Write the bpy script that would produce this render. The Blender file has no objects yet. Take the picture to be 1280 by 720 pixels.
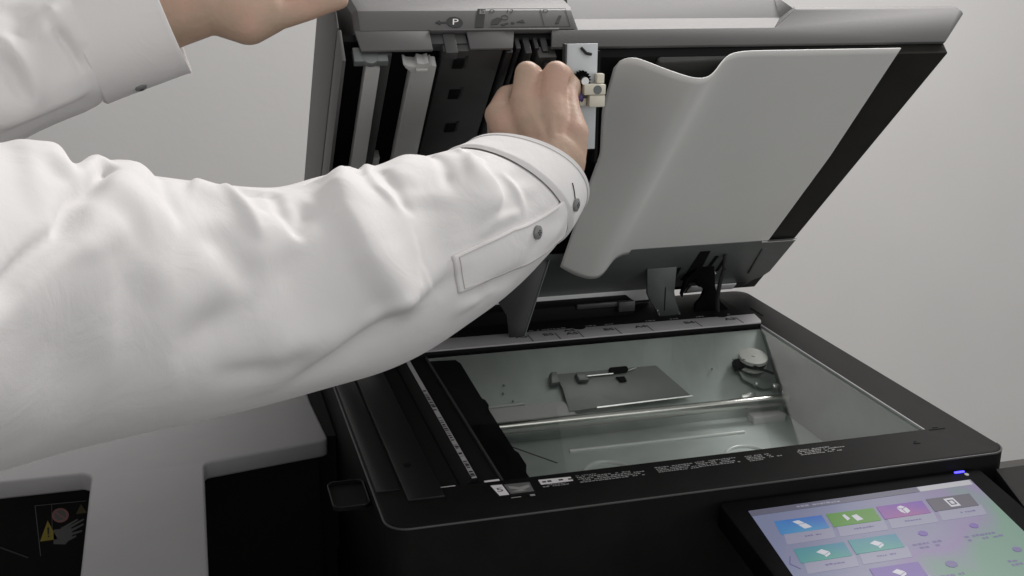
import bpy, bmesh, math, random
import numpy as np
from mathutils import Vector, Matrix, noise

scene = bpy.context.scene
R_ = math.radians
random.seed(4)

# ------------------------------------------------------------------ camera
CAM = np.array([-0.61807, -0.79481, 0.40851])
FPX = 1415.01

def _axes():
    def ray(px, py): return np.array([(px - 640) / FPX, (py - 360) / FPX, 1.0])
    ex = ray(5700, -10); ex /= np.linalg.norm(ex)
    ey = ray(213, -68); ey -= ey.dot(ex) * ex; ey /= np.linalg.norm(ey)
    ez = np.cross(ex, ey)
    if ez[1] > 0: ez = -ez
    return np.array([ex, ey, ez])                  # world = ROT @ camera(right, down, forward)
ROT = _axes()

cam_data = bpy.data.cameras.new('camera')
cam = bpy.data.objects.new('camera', cam_data)
scene.collection.objects.link(cam)
cam_data.sensor_width = 36.0
cam_data.lens = FPX / 1280 * 36
cam_data.clip_start = 0.02
cam_data.clip_end = 200
right, down, fwd = ROT[:, 0], ROT[:, 1], ROT[:, 2]
cam.matrix_world = Matrix(((right[0], -down[0], -fwd[0], CAM[0]),
                           (right[1], -down[1], -fwd[1], CAM[1]),
                           (right[2], -down[2], -fwd[2], CAM[2]),
                           (0, 0, 0, 1)))
scene.camera = cam

# ------------------------------------------------------------------ light
scene.view_settings.view_transform = 'Standard'
scene.view_settings.look = 'None'
scene.view_settings.exposure = 0.12
scene.view_settings.gamma = 1.0
world = bpy.data.worlds.new('World')
scene.world = world
world.use_nodes = True
world.node_tree.nodes['Background'].inputs[0].default_value = (1.0, 0.99, 0.975, 1)
world.node_tree.nodes['Background'].inputs[1].default_value = 0.46

def area(name, loc, target, sx, sy, power, col):
    l = bpy.data.lights.new(name, 'AREA')
    l.shape = 'RECTANGLE'; l.size = sx; l.size_y = sy; l.energy = power; l.color = col
    o = bpy.data.objects.new(name, l); scene.collection.objects.link(o)
    o.location = loc
    o.rotation_euler = (Vector(target) - Vector(loc)).to_track_quat('-Z', 'Y').to_euler()
    return o
area('overhead_lamp', (0.7, 1.15, 1.6), (-0.1, 0.3, 0), 1.9, 0.4, 50, (1.0, 0.97, 0.95))
area('overhead_lamp', (0.1, -1.1, 1.95), (-0.1, 0.1, 0), 1.6, 0.5, 3.2, (1.0, 0.97, 0.93))  # front fill, added so light reaches into the scan bed
area('side_fill_lamp', (1.5, -1.9, 0.55), (-0.1, 0.2, 0.1), 1.6, 1.2, 8, (0.98, 0.99, 1.0))  # low side fill, added to lift the backing sheet and sleeve

# ------------------------------------------------------------------ helpers
class Frame:
    def __init__(self, o, u, v, n):
        self.o, self.u, self.v, self.n = [np.array(q, float) for q in (o, u, v, n)]
    def p(self, u, v, n=0.0):
        return Vector(self.o + u * self.u + v * self.v + n * self.n)
def at(px, py, d):                                  # a point d metres along the view axis
    c = np.array([(px - 640) / FPX * d, (py - 360) / FPX * d, d])
    return CAM + ROT @ c
WF = Frame((0, 0, 0), (1, 0, 0), (0, 1, 0), (0, 0, 1))            # world: x, y, z
LA = R_(44.3)
LH = np.array([0, 0.41656, 0.00971])
LF = Frame(LH, (1, 0, 0), (0, -math.cos(LA), math.sin(LA)), (0, -math.sin(LA), -math.cos(LA)))  # lid underside
PT = R_(7.7)
PF = Frame((0, -0.066, -0.012), (1, 0, 0), (0, math.cos(PT), math.sin(PT)), (0, -math.sin(PT), math.cos(PT)))  # touch panel
SLV = np.array([0, .9, 1.0]) / math.hypot(.9, 1.0)
SF = Frame((0, 0.305, 0.0), (1, 0, 0), SLV, np.cross((1, 0, 0), SLV))                # sloping rear of scan bed
FRV = 0.4522
FF = Frame(LH + FRV * LF.v, (1, 0, 0), -LF.n, LF.v)               # front face of the lid cover: u = x, v = up the face

def smooth_by_angle(me, deg=35):
    for p in me.polygons: p.use_smooth = True
    try: me.set_sharp_from_angle(angle=R_(deg))
    except Exception: pass

def mk(name, bm, mat, parent=None, bevel=0.0, seg=2, angle=35, smooth=True, recalc=True):
    if bm.verts and recalc: bmesh.ops.recalc_face_normals(bm, faces=bm.faces)
    if bevel > 0:
        ed = [e for e in bm.edges if e.is_manifold and e.calc_face_angle(0) > R_(25)]
        bmesh.ops.bevel(bm, geom=ed, offset=bevel, segments=seg, profile=0.5, affect='EDGES', clamp_overlap=True)
    me = bpy.data.meshes.new(name)
    c = Vector((0, 0, 0))
    if bm.verts:
        lo = [min(v.co[i] for v in bm.verts) for i in range(3)]; hi = [max(v.co[i] for v in bm.verts) for i in range(3)]
        c = Vector([(a + b) / 2 for a, b in zip(lo, hi)])
    bmesh.ops.translate(bm, verts=bm.verts, vec=-c)
    bm.to_mesh(me); bm.free()
    if smooth: smooth_by_angle(me, angle)
    me.materials.append(mat)
    o = bpy.data.objects.new(name, me); scene.collection.objects.link(o)
    o.location = c
    adopt(o, parent)
    return o
WLOC = {}
def adopt(o, parent):
    WLOC[o.name] = o.location.copy()
    if parent is not None:
        o.parent = parent
        o.location = o.location - WLOC[parent.name]
def thing(name, loc, label, cat, group=None):
    e = bpy.data.objects.new(name, None); scene.collection.objects.link(e)
    e.empty_display_size = 0.05; e.location = loc; WLOC[e.name] = Vector(loc)
    e['label'] = label; e['category'] = cat
    if group: e['group'] = group
    return e

def prism(bm, fr, poly, n0, n1):
    a = [bm.verts.new(fr.p(u, v, n0)) for u, v in poly]
    b = [bm.verts.new(fr.p(u, v, n1)) for u, v in poly]
    k = len(poly)
    bm.faces.new(a[::-1]); bm.faces.new(b)
    for i in range(k): bm.faces.new((a[i], a[(i + 1) % k], b[(i + 1) % k], b[i]))
def box(bm, fr, u0, u1, v0, v1, n0, n1):
    prism(bm, fr, [(u0, v0), (u1, v0), (u1, v1), (u0, v1)], n0, n1)
def cyl(bm, p0, p1, r0, r1=None, seg=24):
    r1 = r0 if r1 is None else r1
    p0, p1 = Vector(p0), Vector(p1)
    z = (p1 - p0).normalized(); x = z.orthogonal().normalized(); y = z.cross(x)
    a = []; b = []
    for i in range(seg):
        t = 2 * math.pi * i / seg; d = x * math.cos(t) + y * math.sin(t)
        a.append(bm.verts.new(p0 + d * r0)); b.append(bm.verts.new(p1 + d * r1))
    bm.faces.new(a[::-1]); bm.faces.new(b)
    for i in range(seg): bm.faces.new((a[i], a[(i + 1) % seg], b[(i + 1) % seg], b[i]))
def quad(bm, fr, pts, n):
    bm.faces.new([bm.verts.new(fr.p(u, v, n)) for u, v in pts])
def one(name, fn, mat, parent=None, **kw):
    bm = bmesh.new(); fn(bm); return mk(name, bm, mat, parent, **kw)
def rounded(u0, u1, v0, v1, r, k=5):
    out = []
    for cx, cy, a0 in ((u1 - r, v0 + r, -90), (u1 - r, v1 - r, 0), (u0 + r, v1 - r, 90), (u0 + r, v0 + r, 180)):
        for i in range(k + 1):
            t = R_(a0 + 90 * i / k); out.append((cx + r * math.cos(t), cy + r * math.sin(t)))
    return out
def text(name, s, fr, u, v, n, size, mat, parent, shear=0.0, depth=0.00006, align='CENTER', rot=0.0, sx=1.0, bold=0.0):
    cu = bpy.data.curves.new(name, 'FONT'); cu.body = s; cu.size = size; cu.align_x = align; cu.align_y = 'CENTER'; cu.shear = shear
    cu.extrude = 0; cu.resolution_u = 3; cu.offset = bold
    t = bpy.data.objects.new(name, cu); scene.collection.objects.link(t)
    me = bpy.data.meshes.new_from_object(t.evaluated_get(bpy.context.evaluated_depsgraph_get()))
    bpy.data.objects.remove(t); bpy.data.curves.remove(cu)
    bm = bmesh.new(); bm.from_mesh(me); bpy.data.meshes.remove(me)
    ca, sa = math.cos(rot), math.sin(rot)
    for w in bm.verts:
        x, y = w.co.x * sx, w.co.y
        w.co = fr.p(u + x * ca - y * sa, v + x * sa + y * ca, n)
    return mk(name, bm, mat, parent, smooth=False, recalc=False)
def scribble(bm, fr, u0, u1, v0, v1, rows, n, rng, fill=.75, ragged=.4):   # lines of small illegible print
    h = (v1 - v0) / rows
    for r in range(rows):
        u = u0; end = u1 - (u1 - u0) * ragged * rng.random()
        while u < end:
            w = h * rng.uniform(.35, 1.0)
            if rng.random() < fill:
                y0 = v0 + r * h + h * rng.uniform(.12, .22); y1 = y0 + h * rng.uniform(.4, .6)
                quad(bm, fr, [(u, y0), (u + w, y0), (u + w, y1), (u, y1)], n)
            u += w + h * .22

# ------------------------------------------------------------------ materials
def mat(name, col, rough=.5, metal=0.0, bump=0.0, bscale=400, var=0.0, vscale=12, spec=.5, sheen=0.0, emit=None, estr=0.0, sss=0.0, stretch=(1, 1, 1), roughvar=0.0, coat=0.0):
    m = bpy.data.materials.new(name); m.use_nodes = True
    nt = m.node_tree; b = nt.nodes['Principled BSDF']
    b.inputs['Base Color'].default_value = (*col, 1); b.inputs['Roughness'].default_value = rough
    b.inputs['Metallic'].default_value = metal; b.inputs['Specular IOR Level'].default_value = spec
    if sheen: b.inputs['Sheen Weight'].default_value = sheen
    if coat: b.inputs['Coat Weight'].default_value = coat; b.inputs['Coat Roughness'].default_value = .08
    if sss:
        b.inputs['Subsurface Weight'].default_value = sss; b.inputs['Subsurface Radius'].default_value = (.012, .004, .002)
        b.inputs['Subsurface Scale'].default_value = .5
    if emit: b.inputs['Emission Color'].default_value = (*emit, 1); b.inputs['Emission Strength'].default_value = estr
    tc = nt.nodes.new('ShaderNodeTexCoord'); mp = nt.nodes.new('ShaderNodeMapping')
    nt.links.new(tc.outputs['Object'], mp.inputs['Vector']); mp.inputs['Scale'].default_value = stretch
    if var:
        n = nt.nodes.new('ShaderNodeTexNoise'); n.inputs['Scale'].default_value = vscale; n.inputs['Detail'].default_value = 5
        nt.links.new(mp.outputs[0], n.inputs['Vector'])
        r = nt.nodes.new('ShaderNodeValToRGB')
        r.color_ramp.elements[0].position = .3; r.color_ramp.elements[1].position = .7
        r.color_ramp.elements[0].color = (*[c * (1 - var) for c in col], 1); r.color_ramp.elements[1].color = (*[min(1, c * (1 + var)) for c in col], 1)
        nt.links.new(n.outputs['Fac'], r.inputs[0]); nt.links.new(r.outputs[0], b.inputs['Base Color'])
        if roughvar:
            mm = nt.nodes.new('ShaderNodeMapRange'); mm.inputs['To Min'].default_value = rough - roughvar; mm.inputs['To Max'].default_value = rough + roughvar
            nt.links.new(n.outputs['Fac'], mm.inputs['Value']); nt.links.new(mm.outputs[0], b.inputs['Roughness'])
    if bump:
        n2 = nt.nodes.new('ShaderNodeTexNoise'); n2.inputs['Scale'].default_value = bscale; n2.inputs['Detail'].default_value = 3
        nt.links.new(mp.outputs[0], n2.inputs['Vector'])
        bp = nt.nodes.new('ShaderNodeBump'); bp.inputs['Strength'].default_value = bump; bp.inputs['Distance'].default_value = .001
        nt.links.new(n2.outputs['Fac'], bp.inputs['Height']); nt.links.new(bp.outputs[0], b.inputs['Normal'])
    return m
M = dict(
    wall=mat('wall_paint', (.73, .72, .71), .9, bump=.25, bscale=60, var=.02, vscale=3),
    floor=mat('floor_vinyl', (.12, .115, .11), .5, var=.1),
    cover=mat('cover_grey_plastic', (.265, .262, .268), .55, bump=.12, bscale=1500, var=.02, vscale=30),
    grey=mat('grey_plastic', (.092, .090, .090), .55, bump=.12, bscale=1500, var=.02, vscale=30),
    grey_dark=mat('mid_grey_plastic', (.2, .2, .21), .5, bump=.1, bscale=1500),  # one even mid grey
    black=mat('black_plastic', (.004, .004, .0043), .55, bump=.18, bscale=1800, var=.25, vscale=40, spec=.03),
    frame=mat('charcoal_plastic', (.007, .0069, .0068), .55, bump=.25, bscale=2200, var=.2, vscale=30, spec=.08),
    matt=mat('matt_black', (.005, .005, .005), .75, bump=.1, bscale=900, spec=.2),
    steel=mat('zinc_steel', (.66, .71, .69), .45, metal=.15, var=.12, vscale=18, roughvar=.08, bump=.06, bscale=120),
    plate=mat('dull_steel', (.15, .165, .16), .38, metal=.4, var=.1, vscale=20, roughvar=.06, bump=.05, bscale=200),
    chrome=mat('polished_rod', (.68, .665, .64), .24, metal=1.0, var=.06, vscale=30, stretch=(.2, 8, 8)),
    bright=mat('bright_steel', (.75, .75, .74), .25, metal=1.0),
    sheet=mat('white_film', (.84, .83, .81), .38, var=.015, vscale=10),
    guide=mat('light_grey_guide', (.42, .42, .41), .45, var=.04, vscale=30),
    panel=mat('dark_grey_guide', (.045, .045, .045), .4, var=.15, vscale=40),
    rail=mat('black_rail', (.02, .02, .021), .35),
    mount=mat('mount_steel', (.36, .37, .365), .4, metal=.35, var=.06, vscale=20),
    wallsteel=mat('side_steel', (.33, .355, .345), .35, metal=.3, var=.15, vscale=14, roughvar=.08),
    gloss=mat('satin_black', (.010, .010, .0105), .32, spec=.4, bump=.1, bscale=1800),
    edge=mat('edge_highlight_tone', (.05, .05, .05), .35, spec=.4),  # paler black: the rim's highlight is put into the colour
    greyprint=mat('dark_grey_print', (.022, .022, .022), .6),
    whitestrip=mat('white_film_strip', (.92, .90, .91), .5),
    lidframe=mat('lid_frame_plastic', (.020, .019, .016), .55, bump=.2, bscale=2000, spec=.15, var=.15, vscale=30),
    hinge=mat('hinge_steel', (.07, .078, .075), .4, metal=.3, var=.1, vscale=25),
    cream=mat('cream_plastic', (.72, .69, .58), .4),
    white=mat('white_plate', (.62, .65, .67), .4, var=.04, vscale=30),
    paper=mat('white_sticker', (.8, .77, .79), .6),
    lit_steel=mat('steel_highlight_tone', (.88, .9, .89), .35, metal=.2, var=.04),  # paler steel: light caught on beads and flanges put into the colour
    ruler=mat('ruler_grey', (.40, .39, .40), .5, var=.05, vscale=30),
    ink=mat('black_ink', (.012, .012, .012), .6),
    print=mat('pale_print', (.3, .3, .3), .6),
    dimprint=mat('dim_print', (.13, .13, .13), .6),
    shirt=mat('white_cotton', (.74, .725, .722), .92, bump=.10, bscale=1400, var=.02, vscale=8, sheen=.15, spec=.2),
    seam=mat('shirt_stitching', (.55, .53, .52), .95),
    skin=mat('skin', (.52, .385, .295), .5, bump=.5, bscale=240, var=.10, vscale=34, sss=.12, spec=.35),
    nail=mat('finger_nail', (.5, .32, .27), .3, spec=.5),
    button=mat('grey_button', (.2, .2, .2), .3, spec=.6),
    thread=mat('dark_thread', (.03, .03, .035), .8),
    rubber=mat('belt_rubber', (.015, .015, .015), .7),
    pulley=mat('pulley_plastic', (.7, .69, .66), .5),
    yellow=mat('warning_yellow', (.22, .18, .02), .5),
    pink=mat('prohibition_red', (.22, .10, .10), .5),
    pictogram=mat('pictogram_dim', (.09, .09, .09), .5),
    handgrey=mat('pictogram_grey', (.2, .2, .2), .5),
    violet=mat('violet_tab', (.12, .06, .25), .4),
    led=mat('blue_led', (.02, .02, .3), .3, emit=(.06, .05, 1.0), estr=3.0),
)
ct = M['shirt'].node_tree; cb = ct.nodes['Principled BSDF']; ctc = [n for n in ct.nodes if n.type == 'TEX_COORD'][0]
cn = ct.nodes.new('ShaderNodeTexNoise'); cn.inputs['Scale'].default_value = 26; cn.inputs['Detail'].default_value = 4; cn.inputs['Distortion'].default_value = .8
ct.links.new(ctc.outputs['Object'], cn.inputs['Vector'])
cbp = ct.nodes.new('ShaderNodeBump'); cbp.inputs['Strength'].default_value = .30; cbp.inputs['Distance'].default_value = .004
old = [n for n in ct.nodes if n.type == 'BUMP' and n != cbp][0]
ct.links.new(cn.outputs['Fac'], cbp.inputs['Height']); ct.links.new(old.outputs[0], cbp.inputs['Normal']); ct.links.new(cbp.outputs[0], cb.inputs['Normal'])
sk = M['skin'].node_tree; rr = [n for n in sk.nodes if n.type == 'VALTORGB'][0]
rr.color_ramp.elements[0].color = (.42, .315, .23, 1); rr.color_ramp.elements[1].color = (.54, .345, .27, 1)
# glass that lets the light through
g = bpy.data.materials.new('platen_glass'); g.use_nodes = True
nt = g.node_tree; nt.nodes.clear()
out = nt.nodes.new('ShaderNodeOutputMaterial'); mx = nt.nodes.new('ShaderNodeMixShader'); tr = nt.nodes.new('ShaderNodeBsdfTransparent')
gl = nt.nodes.new('ShaderNodeBsdfGlossy'); fr_ = nt.nodes.new('ShaderNodeFresnel'); fr_.inputs['IOR'].default_value = 1.4
gl.inputs['Roughness'].default_value = .02; tr.inputs['Color'].default_value = (.95, .97, .96, 1)
nt.links.new(fr_.outputs[0], mx.inputs[0]); nt.links.new(tr.outputs[0], mx.inputs[1]); nt.links.new(gl.outputs[0], mx.inputs[2]); nt.links.new(mx.outputs[0], out.inputs[0])
gn = nt.nodes.new('ShaderNodeTexNoise'); gn.inputs['Scale'].default_value = 9; gn.inputs['Detail'].default_value = 6
gm = nt.nodes.new('ShaderNodeMapRange'); gm.inputs['From Min'].default_value = .4; gm.inputs['From Max'].default_value = .75; gm.inputs['To Min'].default_value = .015; gm.inputs['To Max'].default_value = .16
gtc = nt.nodes.new('ShaderNodeTexCoord'); nt.links.new(gtc.outputs['Object'], gn.inputs['Vector']); nt.links.new(gn.outputs['Fac'], gm.inputs['Value']); nt.links.new(gm.outputs[0], gl.inputs['Roughness'])
M['glass'] = g
def emissive(name, col, s, ramp=None):
    m = mat(name, (.02, .02, .02), .3, emit=col, estr=s, spec=.15)
    if ramp:
        nt = m.node_tree; b = nt.nodes['Principled BSDF']; tc = nt.nodes.new('ShaderNodeTexCoord')
        n = nt.nodes.new('ShaderNodeTexNoise'); n.inputs['Scale'].default_value = 13; n.inputs['Detail'].default_value = 1.5
        r = nt.nodes.new('ShaderNodeValToRGB')
        while len(r.color_ramp.elements) < len(ramp): r.color_ramp.elements.new(.5)
        for e, (p, c) in zip(r.color_ramp.elements, ramp): e.position = p; e.color = (*c, 1)
        nt.links.new(tc.outputs['Object'], n.inputs['Vector']); nt.links.new(n.outputs['Fac'], r.inputs[0]); nt.links.new(r.outputs[0], b.inputs['Emission Color'])
    return m

# ------------------------------------------------------------------ setting
def st(o): o['kind'] = 'structure'; return o
st(one('wall', lambda bm: box(bm, WF, -4, 5, 1.6, 1.7, -.95, 2.6), M['wall'], smooth=False))
st(one('floor', lambda bm: box(bm, WF, -4, 5, -3, 1.6, -1.0, -.95), M['floor'], smooth=False))

# ------------------------------------------------------------------ the copier
cop = thing('photocopier', (-.22, .2, -.95), 'black office photocopier with its grey document feeder lid raised over the open scan bed', 'photocopier')
ZB = -.055
# scanner body: rim of four bars round the scan bed, front face below
body = one('scanner_frame', lambda bm: (
    prism(bm, WF, [(-.494, -.055), (.045, -.055), (.045, .436), (-.494, .436)], -.16, -.0995)), M['black'], cop, bevel=.004)
def rim(bm):
    # outer and inner loops with a rounded outer edge
    def loop(ins, z, r, k=6): return [bm.verts.new(Vector((x, y, z))) for x, y in rounded(-.496 + ins, .0465 - ins, -.0575 + ins, .4375 - ins, r - ins, k)]
    rings = [loop(0, -.16, .018), loop(0, -.0035, .018), loop(.0006, -.0014, .018), loop(.0018, -.0004, .018), loop(.004, 0, .018)]
    for a, b in zip(rings, rings[1:]):
        for i in range(len(a)): bm.faces.new((a[i], a[(i + 1) % len(a)], b[(i + 1) % len(b)], b[i]))
    top = rings[-1]
    inner = [bm.verts.new(Vector(q)) for q in ((.001, .0, 0), (.001, .345, 0), (-.444, .345, 0), (-.444, .0, 0))]
    n = len(top); q = n // 4
    # corners of `rounded`: right-front, right-back, left-back, left-front
    def strip(seg, c0, c1):
        mid = len(seg) // 2
        for i in range(len(seg) - 1):
            bm.faces.new((seg[i], seg[i + 1], c0))
    for k, c in enumerate(inner):
        seg = top[k * q:(k + 1) * q]
        strip(seg, c, c)
        nxt = top[((k + 1) * q) % n]; c2 = inner[(k + 1) % 4]
        bm.faces.new((seg[-1], nxt, c2, c))
    low = [bm.verts.new(v.co + Vector((0, 0, -.1))) for v in inner]
    for k in range(4): bm.faces.new((inner[k], inner[(k + 1) % 4], low[(k + 1) % 4], low[k]))
# winding of `rounded`: starts at right-front, goes right-back, left-back, left-front
one('scanner_rim', rim, M['frame'], cop, angle=30)

el = [q for q in rounded(-.4954, .0459, -.0569, .4369, .0175, 8) if q[1] < .0 or q[0] < -.48]
el.sort(key=lambda q: -math.atan2(q[1] - .19, q[0] + .225) % (2 * math.pi))
el = [q for q in el if not (q[0] > .03 and q[1] > 0)]
one('rim_highlight_bar', lambda bm: [cyl(bm, (a_[0], a_[1], -.0014), (b_[0], b_[1], -.0014), .0009, seg=10) for a_, b_ in zip(el, el[1:]) if math.dist(a_, b_) < .6], M['edge'], cop)  # thin paler bar added as the highlight line along the rim
# lower machine body down to the floor
one('main_cabinet', lambda bm: box(bm, WF, -.5, .05, -.02, .42, -.95, -.16), M['black'], cop, bevel=.01)

# left edge: a flat lid over the slit with a fine outline
def slitcover(bm): box(bm, WF, -.4725, -.4435, -.0175, .34, -.001, .0022)
sc = one('slit_cover', slitcover, M['gloss'], cop, bevel=.0006)
one('side_strip', lambda bm: box(bm, WF, -.4935, -.4745, .004, .40, -.001, .0012), M['gloss'], cop, bevel=.0004)
def scr(bm):
    cyl(bm, (-.4615, .0418, .0021), (-.4615, .0418, .0029), .0032, seg=20); box(bm, WF, -.4637, -.4593, .0412, .0424, .0028, .0032)
one('screw', scr, M['frame'], sc)
one('slit_glass', lambda bm: box(bm, WF, -.4425, -.4255, .004, .33, -.012, -.006), M['matt'], cop)
def divider(bm): prism(bm, Frame((0, 0, 0), (1, 0, 0), (0, 0, 1), (0, -1, 0)), [(-.4272, -.012), (-.416, .0004), (-.4104, .0004), (-.4104, -.012)], -.31, -.0065)
one('divider_bar', divider, M['matt'], cop)
ls = one('label_strip', lambda bm: box(bm, WF, -.4152, -.4110, .009, .31, .0004, .0009), M['ruler'], cop)
rng = random.Random(3)
def lstext(bm):
    y = .011
    while y < .2:
        h = rng.uniform(.001, .004)
        if rng.random() < .7: quad(bm, WF, [(-.4155 + rng.uniform(0, .001), y), (-.4125 + rng.uniform(0, .0012), y), (-.4125 + rng.uniform(0, .0012), y + h), (-.4155 + rng.uniform(0, .001), y + h)], .00096)
        y += h + rng.uniform(.0006, .003)
    for y0 in (.011, .03, .05, .07): quad(bm, WF, [(-.4158, y0), (-.4112, y0), (-.4112, y0 + .0007), (-.4158, y0 + .0007)], .00098)
one('strip_print', lstext, M['ink'], ls, smooth=False)
one('white_tab', lambda bm: (box(bm, WF, -.4432, -.4290, .003, .0085, -.0058, -.0035)), M['paper'], cop, bevel=.0004)
one('white_tab', lambda bm: (box(bm, WF, -.4065, -.394, .0005, .004, -.0018, -.0003)), M['paper'], cop, bevel=.0003)

# carriage parked at the left of the bed
def carr(bm):
    box(bm, WF, -.4104, -.3905, .0, .325, -.06, -.0035)
    prism(bm, WF, [(-.3905, -.0), (-.3655, -.0), (-.3652, .024), (-.3610, .036), (-.3606, .060), (-.3625, .066), (-.3606, .165), (-.3578, .170), (-.3578, .182), (-.3600, .187), (-.3572, .285), (-.3600, .297), (-.3905, .300)], -.07, -.006)
ca = one('scan_carriage', carr, M['matt'], cop, bevel=.0012)
one('glass_edge', lambda bm: box(bm, WF, -.3922, -.3904, .0, .30, -.0034, -.0012), M['panel'], ca)

# bed
bed = one('scan_bed', lambda bm: (
    box(bm, WF, -.40, .0005, -.0, .245, -.084, -.08),                                    # floor
    prism(bm, Frame((0, 0, 0), (0, 1, 0), (0, 0, 1), (1, 0, 0)), [(.305, -.004), (.235, -.0815), (.235, -.088), (.32, -.088), (.32, -.004)], -.40, .0005),
), M['steel'], cop, bevel=.0015, seg=3)
one('side_wall', lambda bm: box(bm, WF, -.0008, .0009, .0005, .3045, -.08, -.0006), M['wallsteel'], bed)
one('front_wall', lambda bm: box(bm, WF, -.40, -.001, .0005, .002, -.08, -.002), M['steel'], bed)
def emboss(bm, fr, pts, w, n):                    # a raised bead along a polyline
    for (a, b) in zip(pts, pts[1:]):
        cyl(bm, fr.p(a[0], a[1], n), fr.p(b[0], b[1], n), w, seg=12)
FL = Frame((0, 0, -.08), (1, 0, 0), (0, 1, 0), (0, 0, 1))
one('floor_bead', lambda bm: emboss(bm, FL, [(-.265, .1995), (-.0705, .1975)], .0024, .0006), M['lit_steel'], bed)  # beads coloured paler than the floor as their highlight
def arc_bead(cx, cy, rx, ry, a0, a1, k=16):
    return [(cx + rx * math.cos(R_(a0 + (a1 - a0) * i / k)), cy + ry * math.sin(R_(a0 + (a1 - a0) * i / k))) for i in range(k + 1)]
one('floor_bead', lambda bm: emboss(bm, FL, arc_bead(-.243, .135, .026, .033, 20, 200), .0024, .0004), M['lit_steel'], bed)
one('floor_bead', lambda bm: emboss(bm, FL, arc_bead(-.093, .132, .026, .034, -20, 160), .0024, .0004), M['lit_steel'], bed)
one('floor_groove', lambda bm: emboss(bm, FL, [(-.318, .226), (-.285, .178)], .0008, .0), M['plate'], bed)
def sl(u, y): return (u, (y - .305) * math.hypot(.9, 1) / .9)      # distance down the slope from its y
SN = -1 if SF.n[2] < 0 else 1
def sp(u, y, h=0.0): a, b = sl(u, y); return SF.p(a, b, SN * h)
def cylp(bm, a, b, r, r1=None, seg=24): cyl(bm, a, b, r, r1, seg)
one('slope_bead', lambda bm: cyl(bm, sp(-.335, .2605, .0002), sp(-.295, .261, .0002), .0022, seg=12), M['lit_steel'], bed)
for (u, y) in ((-.313, .2765), (-.315, .2705), (-.306, .264), (-.074, .2735)):
    one('rivet', lambda bm: cyl(bm, sp(u, y, 0), sp(u, y, .0025), .0014, .0009, 12), M['steel'], bed)
# white flat strip under the rod
def flatstrip(bm):
    a = [sp(-.345, .2590, .004), sp(-.2535, .2590, .004), sp(-.2420, .2490, .004), sp(-.345, .2490, .004)]
    b = [q + Vector((0, 0, -.0008)) for q in a]
    va = [bm.verts.new(q) for q in a]; vb = [bm.verts.new(q) for q in b]
    bm.faces.new(va); bm.faces.new(vb[::-1])
    for i in range(4): bm.faces.new((va[i], vb[i], vb[(i + 1) % 4], va[(i + 1) % 4]))
one('white_strip', flatstrip, M['whitestrip'], bed, smooth=False)
# mounting plate on the slope
SP = Frame(SF.o, SF.u, SF.v, SN * SF.n)
def pts(*q): return [sl(u, y) for u, y in q]
mp_ = one('mount_plate', lambda bm: prism(bm, SP, pts((-.2560, .2795), (-.1408, .279), (-.1085, .2527), (-.2190, .2515), (-.2494, .2507), (-.2515, .268)), .004, .0055), M['mount'], cop, bevel=.0004)
one('plate_rim', lambda bm: prism(bm, SP, pts((-.2190, .2518), (-.1085, .2530), (-.1085, .2522), (-.2190, .2508)), .0055, .0075), M['bright'], mp_)
one('bracket', lambda bm: prism(bm, SP, pts((-.262, .2805), (-.256, .2805), (-.254, .272), (-.264, .272)), .0, .010), M['mount'], mp_, bevel=.0008)
one('bracket', lambda bm: prism(bm, SP, pts((-.236, .277), (-.226, .277), (-.222, .271), (-.234, .271)), .005, .014), M['mount'], mp_, bevel=.0008)
one('flange', lambda bm: prism(bm, SP, pts((-.226, .2755), (-.193, .2755), (-.193, .2748), (-.226, .2748)), .005, .009), M['bright'], mp_)
one('slot', lambda bm: prism(bm, SP, [( a, b) for a, b in rounded(-.1965, -.175, sl(0, .2755)[1], sl(0, .2800)[1], .0024)], .0056, .0085), M['matt'], mp_)
one('hook', lambda bm: cyl(bm, sp(-.176, .2765, .007), sp(-.166, .2775, .010), .0008, seg=10), M['bright'], mp_)
one('clip', lambda bm: prism(bm, SP, pts((-.191, .2725), (-.181, .2725), (-.179, .2685), (-.186, .2685)), .0056, .0085), M['matt'], mp_, bevel=.0006)
# guide rod
rod = one('guide_rod', lambda bm: cyl(bm, (-.385, .2262, -.058), (-.0045, .2268, -.060), .0064, seg=32), M['chrome'], cop)
one('rod_seat', lambda bm: box(bm, FL, -.05, -.012, .214, .230, -.0005, .008), M['paper'], bed, bevel=.001)
# pulley and belt
pc = Vector(sp(-.0275, .2710, .0)); up = Vector((0, -.25, .97)).normalized()
pb = one('pulley_bracket', lambda bm: (prism(bm, SP, pts((-.048, .279), (-.003, .279), (-.003, .253), (-.022, .253), (-.042, .262)), .001, .0035)), M['wallsteel'], cop, bevel=.0006)
pl_ = one('belt_pulley', lambda bm: (cyl(bm, pc + up * .004, pc + up * .007, .0165, seg=40), cyl(bm, pc + up * .007, pc + up * .013, .0145, seg=40), cyl(bm, pc + up * .013, pc + up * .0165, .0165, .0158, seg=40), cyl(bm, pc + up * .0165, pc + up * .0172, .002, seg=12)), M['pulley'], cop)
def belt(bm):
    x = Vector((1, 0, 0)); y = up.cross(x)
    prev = []
    for i in range(25):
        t = R_(150 + 250 * i / 24)
        d = x * math.cos(t) + y * math.sin(t)
        prev.append(pc + up * .0082 + d * .0155)
    prev = [pc + up * .0155 + x * -.0145 + y * -.004, pc + up * .013 + x * -.004 + y * -.0162] + [pc + up * .009 + x * .004 + y * -.016, pc + up * .006 + x * .016 + y * -.022]
    for a, b in zip(prev, prev[1:]): cyl(bm, a, b, .0015, seg=8)
    cyl(bm, pc + up * .0085, pc + up * .0115, .0156, seg=32)
one('drive_belt', belt, M['rubber'], pl_)
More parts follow.
